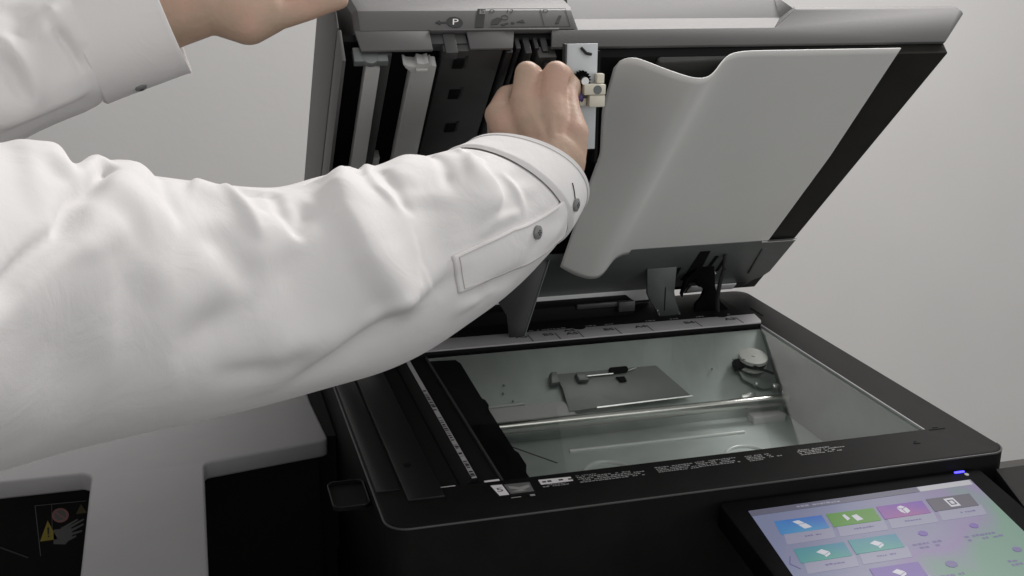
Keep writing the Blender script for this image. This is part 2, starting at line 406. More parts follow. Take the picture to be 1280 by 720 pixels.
one('pulley_clip', lambda bm: prism(bm, SP, pts((-.050, .2765), (-.040, .2765), (-.040, .2690), (-.050, .2690)), .002, .012), M['matt'], cop, bevel=.001)
one('rivet', lambda bm: cyl(bm, sp(-.0305, .2565, .004), sp(-.0305, .2565, .009), .002, .0014, 12), M['bright'], cop)
one('belt_clip', lambda bm: prism(bm, SP, pts((-.011, .2555), (-.002, .2555), (-.002, .2515), (-.011, .2515)), .004, .009), M['bright'], cop, bevel=.001)
one('belt_clip', lambda bm: prism(bm, SP, pts((-.050, .2505), (-.033, .2505), (-.033, .246), (-.050, .246)), .002, .006), M['bright'], cop, bevel=.001)
# platen glass
one('platen_glass', lambda bm: quad(bm, WF, [(-.3905, .0005), (.0003, .0005), (.0003, .3046), (-.3905, .3046)], -.0016), M['glass'], cop, smooth=False)
one('glass_trim', lambda bm: box(bm, WF, -.0002, .0008, .0, .305, -.0012, .0003), M['ruler'], cop)

# ruler
ru = one('size_ruler', lambda bm: prism(bm, WF, [(-.43, .306), (.0, .306), (.004, .312), (.008, .336), (-.43, .341)], -.002, .003), M['ruler'], cop, bevel=.0005)
one('ruler_edge', lambda bm: box(bm, WF, -.43, .0, .304, .3058, -.006, .0015), M['matt'], ru)
for x, s in ((-.2714, 'A5'), (-.2403, 'B5'), (-.2138, 'A5'), (-.1695, 'B5'), (-.1315, 'A4'), (-.072, 'B4'), (-.0205, 'A3')):
    one('tick', lambda bm: box(bm, WF, x - .0006, x + .0006, .3075, .328, .003, .0031), M['ink'], ru, smooth=False)
    text('size_mark', s, WF, x - .0085, .3245 if x != -.2138 else .3215, .00315, .0105, M['ink'], ru, sx=1.15, bold=.0003)
text('size_mark', 'A4', WF, -.2223, .3315, .00315, .0095, M['ink'], ru, sx=1.15, bold=.0003)
rng = random.Random(8)
def inch(bm):
    for u0, u1 in ((-.265, -.255), (-.25, -.22), (-.205, -.185), (-.178, -.165), (-.125, -.112), (-.095, -.085), (-.062, -.05), (-.028, -.017)):
        scribble(bm, WF, u0, u1, .3435, .3485, 1, .0016, rng, .9, .1)
one('inch_print', inch, M['print'], ru, smooth=False)['kind'] = 'stuff'
one('rear_deck', lambda bm: box(bm, WF, -.44, .0, .342, .425, -.03, .0012), M['matt'], cop, bevel=.0008)
one('rear_box', lambda bm: box(bm, WF, -.43, -.128, .372, .43, .001, .018), M['matt'], cop, bevel=.002)
one('sensor_bracket', lambda bm: (box(bm, WF, -.150, -.130, .366, .372, .008, .02), box(bm, WF, -.20, -.148, .3695, .372, .014, .0195)), M['panel'], cop, bevel=.0006)
for x in (-.2085, -.0335):
    one('finger_tab', lambda bm: cyl(bm, (x, .341, .0005), (x, .341, .0035), .0085, seg=20), M['matt'], cop)
def grille(bm):
    for i in range(9):
        for j in range(5): cyl(bm, (-.385 + i * .008, .347 + j * .009, .0012), (-.385 + i * .008, .347 + j * .009, .0022), .0018, .0012, 8)
one('vent_studs', grille, M['frame'], cop)

# printed matter on the front bar
PRT = Frame((0, 0, .0004), (1, 0, 0), (0, 1, 0), (0, 0, 1))
stk = one('instruction_sticker', lambda bm: prism(bm, WF, [(-.4055, -.0065), (-.3705, -.0085), (-.3725, -.0290), (-.4035, -.0285)], .0, .0005), M['matt'], cop, smooth=False)
one('number_field', lambda bm: prism(bm, WF, [(-.4043, -.0078), (-.3950, -.0082), (-.3940, -.0262), (-.4018, -.0262)], .0005, .0007), M['paper'], stk, smooth=False)
text('number_mark', '5', WF, -.3990, -.0172, .00075, .0095, M['ink'], stk, sx=1.3)
def pic(bm):
    prism(bm, WF, [(-.3935, -.0088), (-.3725, -.0096), (-.3735, -.0255), (-.3925, -.0255)], .0005, .00065)
one('picture_field', pic, M['dimprint'], stk, smooth=False)
def pic2(bm):
    prism(bm, WF, [(-.391, -.012), (-.383, -.0165), (-.3745, -.014), (-.3745, -.018), (-.382, -.0215), (-.391, -.0165)], .00066, .00075)
    prism(bm, WF, [(-.391, -.022), (-.384, -.0235), (-.378, -.0225), (-.384, -.0205)], .00066, .00075)
one('picture_print', pic2, M['print'], stk, smooth=False)
scrib = bmesh.new(); rng = random.Random(5)
box(scrib, PRT, -.3785, -.3745, -.0325, -.0300, -.0002, .0001)
quad(scrib, PRT, [(-.394, -.0325), (-.386, -.0325), (-.386, -.0312), (-.394, -.0312)], .0001)
for (u0, u1, v0, v1, rows) in ((-.3645, -.338, -.0215, -.0165, 2), (-.333, -.276, -.0215, -.010, 4), (-.333, -.315, -.0098, -.0075, 1), (-.265, -.228, -.0205, -.0095, 4), (-.2285, -.19, -.0195, -.0085, 4), (-.183, -.150, -.0205, -.009, 4), (-.135, -.088, -.021, -.0095, 4)):
    scribble(scrib, PRT, u0, u1, v0, v1, rows, .0, rng, .85, .35)
mk('caution_print', scrib, M['print'], cop, smooth=False)
wf_ = one('white_field', lambda bm: prism(bm, WF, [(-.3645, -.0075), (-.3375, -.0088), (-.3375, -.0155), (-.3645, -.0155)], .0, .0005), M['paper'], cop, smooth=False)
one('field_print', lambda bm: scribble(bm, WF, -.3625, -.340, -.0145, -.0095, 1, .00056, rng, .8, .2), M['ink'], wf_, smooth=False)
for (x, y, w) in ((-.024, -.024, .006), (.012, -.002, .016)):
    one('moulded_mark', lambda bm: (box(bm, WF, x - w / 2, x + w / 2, y - .0007, y + .0007, 0, .0006), box(bm, WF, x - w / 6, x + w / 6, y + .0025, y + .0035, 0, .0006)), M['matt'], cop)
one('moulded_mark', lambda bm: box(bm, WF, .018, .0195, .335, .365, 0, .0008), M['matt'], cop)

# small loop bracket on the left side
def loopb(bm):
    o = rounded(-.5265, -.497, .0065, .053, .006, 4); i = rounded(-.5253, -.4982, .0077, .0518, .005, 4)
    k = len(o)
    for z0, z1 in ((-.0135, -.0105),):
        vo = [bm.verts.new(Vector((x, y, z1))) for x, y in o]; vi = [bm.verts.new(Vector((x, y, z1))) for x, y in i]
        wo = [bm.verts.new(Vector((x, y, z0))) for x, y in o]; wi = [bm.verts.new(Vector((x, y, z0))) for x, y in i]
        for j in range(k):
            l = (j + 1) % k
            bm.faces.new((vo[j], vo[l], vi[l], vi[j])); bm.faces.new((wo[j], vo[j], vo[l], wo[l])[::-1]); bm.faces.new((wi[j], wi[l], vi[l], vi[j]))
        bm.faces.new(wi)
spk = one('side_pocket', loopb, M['matt'], cop, angle=30)
lp = rounded(-.5262, -.4975, .0070, .0525, .006, 4)
one('pocket_rim', lambda bm: [cyl(bm, (a[0], a[1], -.0103), (b[0], b[1], -.0103), .0005, seg=6) for a, b in zip(lp, lp[1:] + lp[:1])], M['gloss'], spk)

# touch panel
pan = one('touch_panel', lambda bm: prism(bm, PF, rounded(-.231, .0125, -.26, .006, .006), -.02, 0), M['black'], cop, bevel=.0015)
PS = Frame(PF.o, PF.u, PF.v, PF.n)
SK = .05                                            # the screen's small skew in plan
def pq(u0, v0, u1, v1): return [(u0 , v0), (u1, v0), (u1, v1), (u0, v1)]
scr_m = emissive('screen_glow', (.3, .27, .42), .50, ramp=[(.14, (.25, .28, .45)), (.34, (.30, .30, .46)), (.46, (.31, .24, .46)), (.56, (.17, .35, .26)), (.80, (.15, .32, .26))])
nt = scr_m.node_tree
ns = [n for n in nt.nodes if n.type == 'TEX_NOISE'][0]; rp = [n for n in nt.nodes if n.type == 'VALTORGB'][0]; tcn = [n for n in nt.nodes if n.type == 'TEX_COORD'][0]
sx_ = nt.nodes.new('ShaderNodeSeparateXYZ'); nt.links.new(tcn.outputs['Object'], sx_.inputs[0])
def mth(op, a, b):
    m = nt.nodes.new('ShaderNodeMath'); m.operation = op
    for i, q_ in enumerate((a, b)):
        if isinstance(q_, (int, float)): m.inputs[i].default_value = q_
        else: nt.links.new(q_, m.inputs[i])
    return m.outputs[0]
val = mth('ADD', mth('ADD', mth('MULTIPLY', sx_.outputs[0], 2.2), mth('MULTIPLY', sx_.outputs[1], -2.0)), mth('MULTIPLY', ns.outputs['Fac'], .5))
nt.links.new(mth('ADD', val, .12), rp.inputs[0])
scn = one('screen', lambda bm: prism(bm, PF, [(-.2125, -.0105), (-.0065, -.0088), (-.0145, -.145), (-.2205, -.145)], .0002, .0006), scr_m, pan, smooth=False)
def tile(nm, pts_, m, n0=.0006, n1=.0009): return one(nm, lambda bm: prism(bm, PF, pts_, n0, n1), m, pan, smooth=False)
tile('status_bar', [(-.2125, -.0110), (-.060, -.0098), (-.0605, -.0160), (-.213, -.0178)], emissive('bar_glow', (.10, .10, .15), .75))
tile('status_field', [(-.059, -.0098), (-.0085, -.0094), (-.0092, -.0158), (-.0595, -.0160)], emissive('field_glow', (.42, .42, .45), .75))
EM = dict(blue=emissive('blue_tile', (.06, .20, .50), .64, [(.35, (.03, .11, .50)), (.65, (.06, .32, .52))]), green=emissive('green_tile', (.08, .26, .02), .64), purple=emissive('purple_tile', (.2, .06, .36), .64, [(.38, (.16, .06, .40)), (.62, (.32, .09, .27))]),
          dark=emissive('dark_tile', (.055, .05, .075), .85), teal=emissive('teal_tile', (.05, .27, .30), .64, [(.38, (.04, .22, .34)), (.62, (.06, .32, .25))]), violet=emissive('violet_tile', (.15, .08, .36), .64), icon=emissive('icon_glow', (.5, .5, .55), .8), ink=emissive('screen_ink', (.10, .08, .22), .8), card=emissive('card_glow', (.36, .36, .50), .52))
rng = random.Random(11)
tl = [('blue', -.1995, -.0280, .0415), ('green', -.1540, -.0280, .0420), ('purple', -.1085, -.0275, .0420), ('dark', -.0622, -.0268, .0410), ('teal', -.2018, -.0630, .0425), ('teal', -.1552, -.0622, .0415), ('violet', -.1580, -.0965, .0410)]
for k, u, v, w in tl:
    tile('tile_card', [(u, v - .016), (u + w, v - .016), (u + w - .004, v - .0285), (u - .004, v - .0285)], EM['card'], .0006, .0008)
    tile('app_tile', [(u, v), (u + w, v - .0004), (u + w - .0027, v - .0166), (u - .0027, v - .0166)], EM[k], .0008, .0011)
    cx, cy = u + w * .47, v - .0085
    if k == 'green': ic = [[(cx - .008, cy + .004), (cx - .0055, cy + .005), (cx - .004, cy - .001), (cx - .0075, cy - .003)], [(cx - .001, cy + .002), (cx + .004, cy + .003), (cx + .006, cy - .004), (cx, cy - .005)]]
    elif k == 'dark': ic = [[(cx - .005, cy + .0055), (cx + .004, cy + .0055), (cx + .004, cy + .0035), (cx - .005, cy + .0035)], [(cx - .005, cy - .0035), (cx + .004, cy - .0035), (cx + .004, cy - .0055), (cx - .005, cy - .0055)], [(cx - .005, cy + .0035), (cx - .0035, cy + .0035), (cx - .0035, cy - .0035), (cx - .005, cy - .0035)], [(cx + .0025, cy + .0035), (cx + .004, cy + .0035), (cx + .004, cy - .0035), (cx + .0025, cy - .0035)], [(cx - .002, cy + .002), (cx + .001, cy + .002), (cx + .001, cy - .002), (cx - .002, cy - .002)]]
    elif k == 'blue': ic = [[(cx - .0055, cy + .0050), (cx + .0000, cy + .0055), (cx + .0030, cy + .0015), (cx - .0030, cy + .0010)], [(cx - .0030, cy + .0003), (cx + .0036, cy + .0008), (cx + .0062, cy - .0045), (cx - .0005, cy - .0052)]]
    elif k == 'purple': ic = [[(cx - .0040, cy + .0040), (cx + .0002, cy + .0055), (cx + .0030, cy + .0032), (cx - .0012, cy + .0016)], [(cx - .0046, cy + .0030), (cx - .0018, cy + .0008), (cx - .0010, cy - .0050), (cx - .0040, cy - .0025)], [(cx - .0008, cy + .0008), (cx + .0036, cy + .0026), (cx + .0042, cy - .0026), (cx - .0000, cy - .0050)]]
    else: ic = [[(cx - .0050, cy + .0012), (cx + .0006, cy + .0036), (cx + .0050, cy - .0002), (cx - .0008, cy - .0030)], [(cx - .0008, cy - .0036), (cx + .0050, cy - .0008), (cx + .0046, cy - .0030), (cx - .0004, cy - .0056)]]
    bm = bmesh.new()
    for q in ic: prism(bm, PF, q, .0011, .0013)
    mk('tile_icon', bm, EM['icon'], pan, smooth=False)
    one('tile_caption', lambda bm: scribble(bm, PF, cx - .008, cx + .011, v - .0235, v - .0205, 1, .00095, rng, .8, .3), EM['ink'], pan, smooth=False)
for (u, v, s) in ((-.0919, -.0665, .0042), (-.0455, -.0663, .004), (-.0934, -.1045, .005), (-.0318, -.1, .004)):
    one('menu_icon', lambda bm: (prism(bm, PF, [(u + s * math.cos(t * .785), v + s * .8 * math.sin(t * .785)) for t in range(8)], .0006, .0009)), EM['ink'] if v < -.09 else EM['violet'], pan, smooth=False)
    one('menu_caption', lambda bm: scribble(bm, PF, u - .017, u + .016, v - .0175, v - .009, 2, .0008, rng, .7, .4), EM['ink'], pan, smooth=False)
one('bar_caption', lambda bm: scribble(bm, PF, -.172, -.125, -.0155, -.0120, 1, .00095, rng, .85, .2), EM['card'], pan, smooth=False)
one('page_arrow', lambda bm: (prism(bm, PF, [(-.2090, -.0700), (-.2080, -.0700), (-.2125, -.0780), (-.2135, -.0780)], .0006, .0009), prism(bm, PF, [(-.2135, -.0780), (-.2125, -.0780), (-.2075, -.0850), (-.2085, -.0850)], .0006, .0009)), EM['ink'], pan, smooth=False)
one('status_lamp', lambda bm: prism(bm, PF, rounded(-.0135, -.0035, .0022, .0042, .0009), .0, .0008), M['led'], pan)
one('sensor_dot', lambda bm: cyl(bm, PF.p(-.0045, -.0012, 0), PF.p(-.0045, -.0012, .0006), .0019, seg=16), M['print'], pan)
one('panel_wing', lambda bm: prism(bm, PF, [(.0255, .001), (.17, .001), (.17, -.2), (-.004, -.2), (.0100, -.06)], -.03, .001), M['frame'], cop, bevel=.0015)

# ------------------------------------------------------------------ hinges
HX = Frame((0, .36, 0), (1, 0, 0), (0, 0, 1), (0, -1, 0))
hg = one('hinge', lambda bm: prism(bm, HX, [(-.101, -.002), (-.1045, .004), (-.1085, .012), (-.114, .020), (-.1185, .030), (-.120, .060), (-.083, .060), (-.0845, .030), (-.0822, .018), (-.078, .008), (-.074, -.002)], -.004, .001), M['hinge'], cop, bevel=.0008)
one('hinge_slot', lambda bm: box(bm, HX, -.0967, -.0957, .008, .036, .001, .0016), M['matt'], hg)
for x, z in ((-.1035, .0045), (-.1055, .009), (-.0775, .003)):
    one('hinge_rivet', lambda bm: cyl(bm, HX.p(x, z, .001), HX.p(x, z, .003), .0015, .001, 12), M['bright'], hg)
hg2 = one('hinge', lambda bm: prism(bm, HX, [(-.054, .0), (-.0545, .010), (-.047, .018), (-.0440, .027), (-.0475, .031), (-.0520, .032), (-.0560, .0420), (-.0640, .0365), (-.0700, .026), (-.0715, .020), (-.0735, .024), (-.0690, .042), (-.0570, .052), (-.0500, .075), (-.0435, .080), (-.0330, .055), (-.030, .030), (-.022, .012), (-.010, .0)], -.01, -.004), M['black'], cop, bevel=.0008)
def cable(bm):
    q = [Vector((-.030, .345, .075)), Vector((-.034, .338, .060)), Vector((-.036, .342, .042)), Vector((-.034, .35, .02)), Vector((-.030, .355, .003))]
    for a, b in zip(q, q[1:]): cyl(bm, a, b, .0024, seg=10)
one('hinge_cable', cable, M['rubber'], cop)

# ------------------------------------------------------------------ the lid (document feeder)
def feeder(bm):
    P1 = [(.452, -.0285), (.452, -.0485), (.4490, -.0540), (.4180, -.1000), (.37, -.130), (.10, -.118), (0, -.08), (0, -.0285)]
    P2 = [(.452, -.0260), (.452, -.0275), (.4340, -.0545), (.4300, -.0860), (.37, -.145), (.10, -.118), (0, -.08), (0, -.0285)]
    PL = [(.449, -.0285), (.449, -.0470), (.4465, -.0520), (.4165, -.0920), (.37, -.122), (.10, -.115), (0, -.078), (0, -.0285)]
    PR = [(.452, -.0285), (.452, -.0485), (.4495, -.0535), (.4430, -.0575), (.36, -.085), (.10, -.080), (0, -.06), (0, -.0285)]
    PE = [(.449, -.0285), (.449, -.0465), (.4475, -.0510), (.4415, -.0545), (.36, -.082), (.10, -.077), (0, -.058), (0, -.0285)]
    def stn(prof, xs): return [bm.verts.new(LF.p(x, v, n)) for (v, n), x in zip(prof, xs)]
    k = 8
    S = [stn(PL, [-.4835] * 4 + [-.4945] * 4), stn(P1, [-.479] * 4 + [-.49] * 4), stn(P1, [-.470] * 8),
         stn(P1, [-.3025, -.300, -.298, -.294] + [-.29] * 4), stn(P2, [-.3010, -.2985, -.296, -.290] + [-.285] * 4),
         stn(P2, [-.1195, -.1175, -.0950, -.0900] + [-.10] * 4), stn(PR, [-.1165, -.0905, -.0880, -.0850] + [-.09] * 4),
         stn(PR, [.0474, .0790, .0795, .0780] + [.045] * 4), stn(PE, [.0485, .0805, .0805, .0790] + [.05] * 4)]
    for a, b in zip(S, S[1:]):
        for i in range(k): bm.faces.new((a[i], a[(i + 1) % k], b[(i + 1) % k], b[i]))
    bm.faces.new(S[0]); bm.faces.new(S[-1][::-1])
lid = one('document_feeder', feeder, M['grey'], cop, bevel=.0012, seg=2, angle=40)
def strip(bm, poly): prism(bm, FF, poly, -.0030, -.0004)
# lower lip pieces (u = x, v = up from the lid plane)
one('front_lip', lambda bm: strip(bm, [(-.481, .0090), (-.424, .0090), (-.424, .0286), (-.484, .0286)]), M['grey'], lid, bevel=.0006)
one('front_lip', lambda bm: strip(bm, [(-.3935, .0095), (-.3580, .0095), (-.3535, .0272), (-.3935, .0272)]), M['grey'], lid, bevel=.0006)
one('front_lip', lambda bm: prism(bm, FF, [(-.3255, .0092), (.0480, .0092), (.0500, .0105), (.0815, .0420), (.0812, .0455), (.0790, .0475), (.0760, .0482), (-.0890, .0482), (-.0905, .0470), (-.1170, .0278), (-.3215, .0272)], -.0030, .0005), M['grey'], lid, bevel=.0008)
one('lip_bead', lambda bm: box(bm, FF, -.424, -.315, .0272, .0288, -.004, .0010), M['grey'], lid, bevel=.0004)
one('lip_clip', lambda bm: (box(bm, FF, -.424, -.394, .017, .0268, -.012, -.003), box(bm, FF, -.4135, -.4035, .0065, .0262, -.010, -.0015)), M['panel'], lid, bevel=.0006)
# side cover at the left
SIDE = Frame(LH, LF.v, LF.n, (1, 0, 0))
side = one('side_cover', lambda bm: prism(bm, SIDE, [(.02, -.032), (.4515, -.032), (.4515, -.0485), (.4480, -.0545), (.4175, -.096), (.372, -.1245), (.10, -.1165), (.02, -.083)], -.4975, -.4955), M['grey'], lid, bevel=.0008)
one('side_rim', lambda bm: prism(bm, SIDE, [(.01, -.0005), (.4505, -.0005), (.4505, -.0310), (.01, -.0310)], -.4968, -.4940), M['grey'], lid, bevel=.0004)
# underside
one('feeder_recess', lambda bm: box(bm, LF, -.494, -.292, .01, .447, -.0285, -.022), M['matt'], lid)
one('lid_base', lambda bm: box(bm, LF, -.2900, .0490, .005, .4485, -.0284, -.0012), M['matt'], lid, bevel=.0008)
one('lid_border', lambda bm: box(bm, LF, -.03, .0500, .0, .4485, -.020, .0004), M['lidframe'], lid, bevel=.001)
one('roller_cap', lambda bm: (box(bm, LF, -.4870, -.4600, .441, .4475, -.016, -.002), cyl(bm, LF.p(-.4740, .4430, -.006), LF.p(-.4740, .4480, -.006), .0065, seg=24)), M['plate'], lid, bevel=.0008)
one('guide_ledge', lambda bm: box(bm, LF, -.4670, -.4565, .05, .448, -.020, -.008), M['panel'], lid, bevel=.0006)
one('reading_guide', lambda bm: prism(bm, LF, [(-.4780, .05), (-.4625, .05), (-.4655, .4365), (-.4675, .4365), (-.4675, .4385), (-.4770, .4385)], -.012, -.003), M['guide'], lid, bevel=.0005)
one('guide_edge', lambda bm: box(bm, LF, -.4775, -.4655, .4405, .4425, -.012, -.003), M['guide'], lid, bevel=.0004)
def guide2(bm):
    prism(bm, LF, [(-.4400, .05), (-.4170, .05), (-.4205, .4400), (-.4240, .4405), (-.4250, .4430), (-.4270, .4408), (-.4275, .4445), (-.4315, .4425), (-.4365, .4440), (-.4370, .4400), (-.4385, .4398), (-.4440, .4405), (-.4470, .4435), (-.4480, .4425), (-.4450, .4375), (-.4405, .4330)], -.012, -.002)
gg = one('reading_guide', guide2, M['guide'], lid, bevel=.0005)
one('guide_clip', lambda bm: box(bm, LF, -.4372, -.4275, .4350, .4385, -.002, .0008), M['guide'], gg, bevel=.0005)
one('reading_guide', lambda bm: box(bm, LF, -.4590, -.4500, .285, .3000, -.020, -.0105), M['guide'], lid, bevel=.001)
gp = one('paper_guide', lambda bm: box(bm, LF, -.4150, -.3650, .05, .4480, -.022, -.010), M['panel'], lid, bevel=.0015)
for v, u in ((.4335, -.3995), (.3930, -.3965), (.3450, -.3920), (.30, -.388)):
    t_ = one('guide_tab', lambda bm: box(bm, LF, u - .0055, u + .0035, v - .0060, v + .0060, -.010, -.0085), M['frame'], gp, bevel=.0006)
    one('tab_slot', lambda bm: box(bm, LF, u + .0040, u + .0062, v - .0055, v + .0085, -.0099, -.0092), M['rail'], gp)
for u, w, n in ((-.3630, .006, -.008), (-.3540, .0045, -.012), (-.3470, .006, -.007), (-.3380, .004, -.012), (-.3320, .006, -.009)):
    one('feed_rail', lambda bm: box(bm, LF, u, u + w, .04, .448, -.024, n), M['rail'], lid, bevel=.0012)
VP = Frame((0, .0850, 0), (1, 0, 0), (0, 0, 1), (0, -1, 0))         # a bracket hanging plumb from the lid's front edge
gpl = one('gear_plate', lambda bm: box(bm, VP, -.3170, -.2905, .250, .336, -.0014, .0), M['white'], lid, bevel=.0004)
one('gear_plate_edge', lambda bm: box(bm, VP, -.3190, -.3172, .262, .336, -.006, .0014), M['panel'], lid, bevel=.0003)
one('gear_plate_edge', lambda bm: box(bm, VP, -.2903, -.2875, .238, .330, -.008, -.001), M['matt'], lid, bevel=.0003)
one('wire_hook', lambda bm: (cyl(bm, VP.p(-.3055, .3330, .0016), VP.p(-.3010, .3285, .0016), .0012, seg=8), cyl(bm, VP.p(-.3010, .3285, .0016), VP.p(-.2965, .3275, .0016), .0012, seg=8)), M['rubber'], lid)
def gear(bm):
    c = (-.3050, .3075); k = 18
    poly = []
    for i in range(k):
        for dt, r in ((-.26, .0062), (-.12, .0076), (.12, .0076), (.26, .0062)):
            t = 2 * math.pi * (i + dt) / k; poly.append((c[0] + r * math.cos(t), c[1] + r * math.sin(t)))
    prism(bm, VP, poly, .001, .005)
gr = one('drive_gear', gear, M['black'], lid)
one('gear_hub', lambda bm: cyl(bm, VP.p(-.3042, .3070, .005), VP.p(-.3042, .3070, .010), .0040, .0032, 20), M['bright'], gr)
one('violet_latch', lambda bm: prism(bm, VP, [(-.3110, .3050), (-.3075, .3010), (-.3030, .2920), (-.3050, .2880), (-.3100, .2950)], .001, .006), M['violet'], lid, bevel=.0006)
def holder(bm):
    box(bm, VP, -.3055, -.2868, .2960, .3045, .0005, .0120)
    box(bm, VP, -.3005, -.2868, .2860, .2958, .0005, .0110)
    box(bm, VP, -.2932, -.2866, .3047, .3125, .0005, .0075)
    box(bm, VP, -.3070, -.3010, .2865, .2930, .0005, .0060)
hl = one('roller_holder', holder, M['cream'], lid, bevel=.0010)
one('holder_bore', lambda bm: cyl(bm, VP.p(-.2942, .3002, .0117), VP.p(-.2942, .3002, .0123), .0036, seg=24), M['plate'], hl)
one('latch_arm', lambda bm: (box(bm, LF, -.3360, -.3200, .428, .446, -.016, -.004), box(bm, LF, -.3300, -.3230, .418, .440, -.006, .004)), M['panel'], lid, bevel=.0012)
one('latch_arm', lambda bm: (box(bm, LF, -.3210, -.3110, .400, .4300, -.010, .001)), M['black'], lid, bevel=.0012)
one('grip', lambda bm: prism(bm, LF, [(-.2330, .4480), (-.1640, .4480), (-.1720, .4150), (-.1800, .4100), (-.2200, .4100), (-.2280, .4150)], -.004, .003), M['panel'], lid, bevel=.004, seg=3)
# wavy white backing sheet
def sheet(bm):
    NU, NV = 90, 40
    def edgeL(v): return np.interp(v, [.10, .28, .325, .386, .44, .4575], [-.2370, -.2485, -.2510, -.2655, -.2710, -.2720])
    def edgeR(v): return np.interp(v, [.11, .29, .4575], [.0145, .0085, -.0055])
    def h(x):                                       # the lifted wave
        xs = np.array([-.28, -.265, -.250, -.234, -.218, -.206, -.196, -.188, -.180, -.170, -.155, .02])
        hs = np.array([.0015, .0030, .0100, .0190, .0265, .0300, .0270, .0185, .0085, .0028, .0010, .0006])
        return np.interp(x, xs, hs)
    def hsm(x): return float(np.mean([h(x + d) for d in np.linspace(-.008, .008, 9)]))
    rows = []
    for j in range(NV + 1):
        row = []
        for i in range(NU + 1):
            s = i / NU; t = j / NV
            vt, vb = .4585, .112
            # rounded corners at the left top and left bottom
            top = vt; bot = vb
            if s < .07: top -= .012 * (1 - math.sqrt(max(0, 1 - (1 - s / .07) ** 2))) ** 1.0 * 1.5
            if s < .10: bot += .006 * (1 - s / .10) ** 2
            v = bot + (top - bot) * t
            u = edgeL(v) + (edgeR(v) - edgeL(v)) * s
            hh = hsm(u - (.457 - v) * .012)
            row.append(bm.verts.new(LF.p(u, v, .0012 + hh)))
        rows.append(row)
    for j in range(NV):
        for i in range(NU): bm.faces.new((rows[j][i], rows[j][i + 1], rows[j + 1][i + 1], rows[j + 1][i]))
sh = one('backing_sheet', sheet, M['sheet'], lid, angle=60)
sm = sh.modifiers.new('thickness', 'SOLIDIFY'); sm.thickness = .0007
# steel plate at the hinge side
hp = one('hinge_plate', lambda bm: prism(bm, LF, [(-.42, .022), (-.0490, .022), (-.0490, .0405), (-.0360, .0405), (-.0360, .022), (.030, .0215), (.0445, .032), (.0500, .045), (.0500, .1225), (-.1500, .1225), (-.42, .1225)], .0020, .0034), M['plate'], lid, bevel=.0004)
one('plate_flange', lambda bm: prism(bm, SIDE, [(.0225, .0020), (.0225, .0034), (.0135, .0130), (.0120, .0120)], -.42, -.0925), M['lit_steel'], hp)  # flange coloured pale for the light its tilt would catch
one('plate_flange', lambda bm: prism(bm, LF, [(-.0455, .0225), (.0150, .0215), (.0150, .0085), (-.0455, .0085)], .0036, .0052), M['lit_steel'], hp, bevel=.0004)
one('plate_underedge', lambda bm: prism(bm, LF, [(-.42, .009), (-.0925, .009), (-.0925, -.004), (-.42, -.004)], -.004, .0080), M['panel'], hp, bevel=.0006)
one('lid_heel', lambda bm: prism(bm, LF, [(-.0455, .0215), (.030, .0215), (.0400, .026), (.0300, .004), (-.0455, -.001)], -.012, .0018), M['panel'], hp, bevel=.0006)
one('plate_bead', lambda bm: prism(bm, LF, [(.0200, .045), (.0245, .045), (.0175, .1060), (.0130, .1060)], .0034, .0044), M['plate'], hp, bevel=.0009)
for q in ([(-.0655, .108), (-.0530, .108), (-.0480, .062), (-.0560, .040), (-.0660, .040), (-.0645, .060)], [(-.0420, .0950), (-.0375, .0950), (-.0375, .0700), (-.0420, .0660)], [(-.0285, .0860), (-.0250, .0860), (-.0230, .0580), (-.0265, .0560)], [(-.0800, .072), (-.0760, .072), (-.0740, .040), (-.0840, .030)]):
    one('plate_slot', lambda bm: prism(bm, LF, q, .0034, .0040), M['matt'], hp, smooth=False)
for u, v in ((-.0380, .0500), (-.0250, .0510), (-.0130, .0500)):
    one('plate_rivet', lambda bm: cyl(bm, LF.p(u, v, .0034), LF.p(u, v, .0050), .0014, .001, 10), M['bright'], hp)
one('plate_trim', lambda bm: box(bm, LF, .0050, .0485, .1205, .1230, .0034, .0046), M['bright'], hp)
# dangling inner flap at the left, in front of the ruler
FLP = Frame((0, .326, 0), (1, 0, 0), (0, .10, .995), (0, -.995, .10))
fl = one('inner_flap', lambda bm: prism(bm, FLP, [(-.2925, -.0045), (-.2880, -.0075), (-.2820, -.0075), (-.2785, -.0020), (-.2420, .100), (-.2250, .160), (-.34, .160), (-.3060, .045), (-.2960, .028)], -.0012, .0012), M['rail'], lid, bevel=.0004)
one('flap_edge', lambda bm: prism(bm, FLP, [(-.2784, -.0020), (-.2776, -.0022), (-.2408, .100), (-.2418, .100)], .0, .0018), M['plate'], fl)

# marks on the front of the lid
def disc(bm): prism(bm, FF, [(-.4020 + .0068 * math.cos(2 * math.pi * i / 32), .0362 + .0056 * math.sin(2 * math.pi * i / 32)) for i in range(32)], .0, .0003)
dk = one('letter_disc', disc, M['ink'], lid, smooth=False)
text('letter_mark', 'P', FF, -.4020, .0362, .0004, .0088, M['paper'], dk, shear=.15, sx=1.25)
one('arrow_mark', lambda bm: (prism(bm, FF, [(-.4180, .0360), (-.4140, .0385), (-.4140, .0335)], .0, .0003), box(bm, FF, -.4140, -.4095, .0352, .0368, .0, .0003)), M['ink'], lid, smooth=False)
lb = one('number_label', lambda bm: prism(bm, FF, [(-.3860, .0305), (-.3790, .0305), (-.3735, .0500), (-.3805, .0500)], .0, .0003), M['ink'], lid, smooth=False)
one('label_window', lambda bm: prism(bm, FF, [(-.3800, .0445), (-.3752, .0445), (-.3738, .0492), (-.3787, .0492)], .0003, .0004), M['handgrey'], lb, smooth=False)
text('number_mark', '5', FF, -.3768, .0469, .0005, .0052, M['ink'], lb, sx=1.2)
ln = M['greyprint']
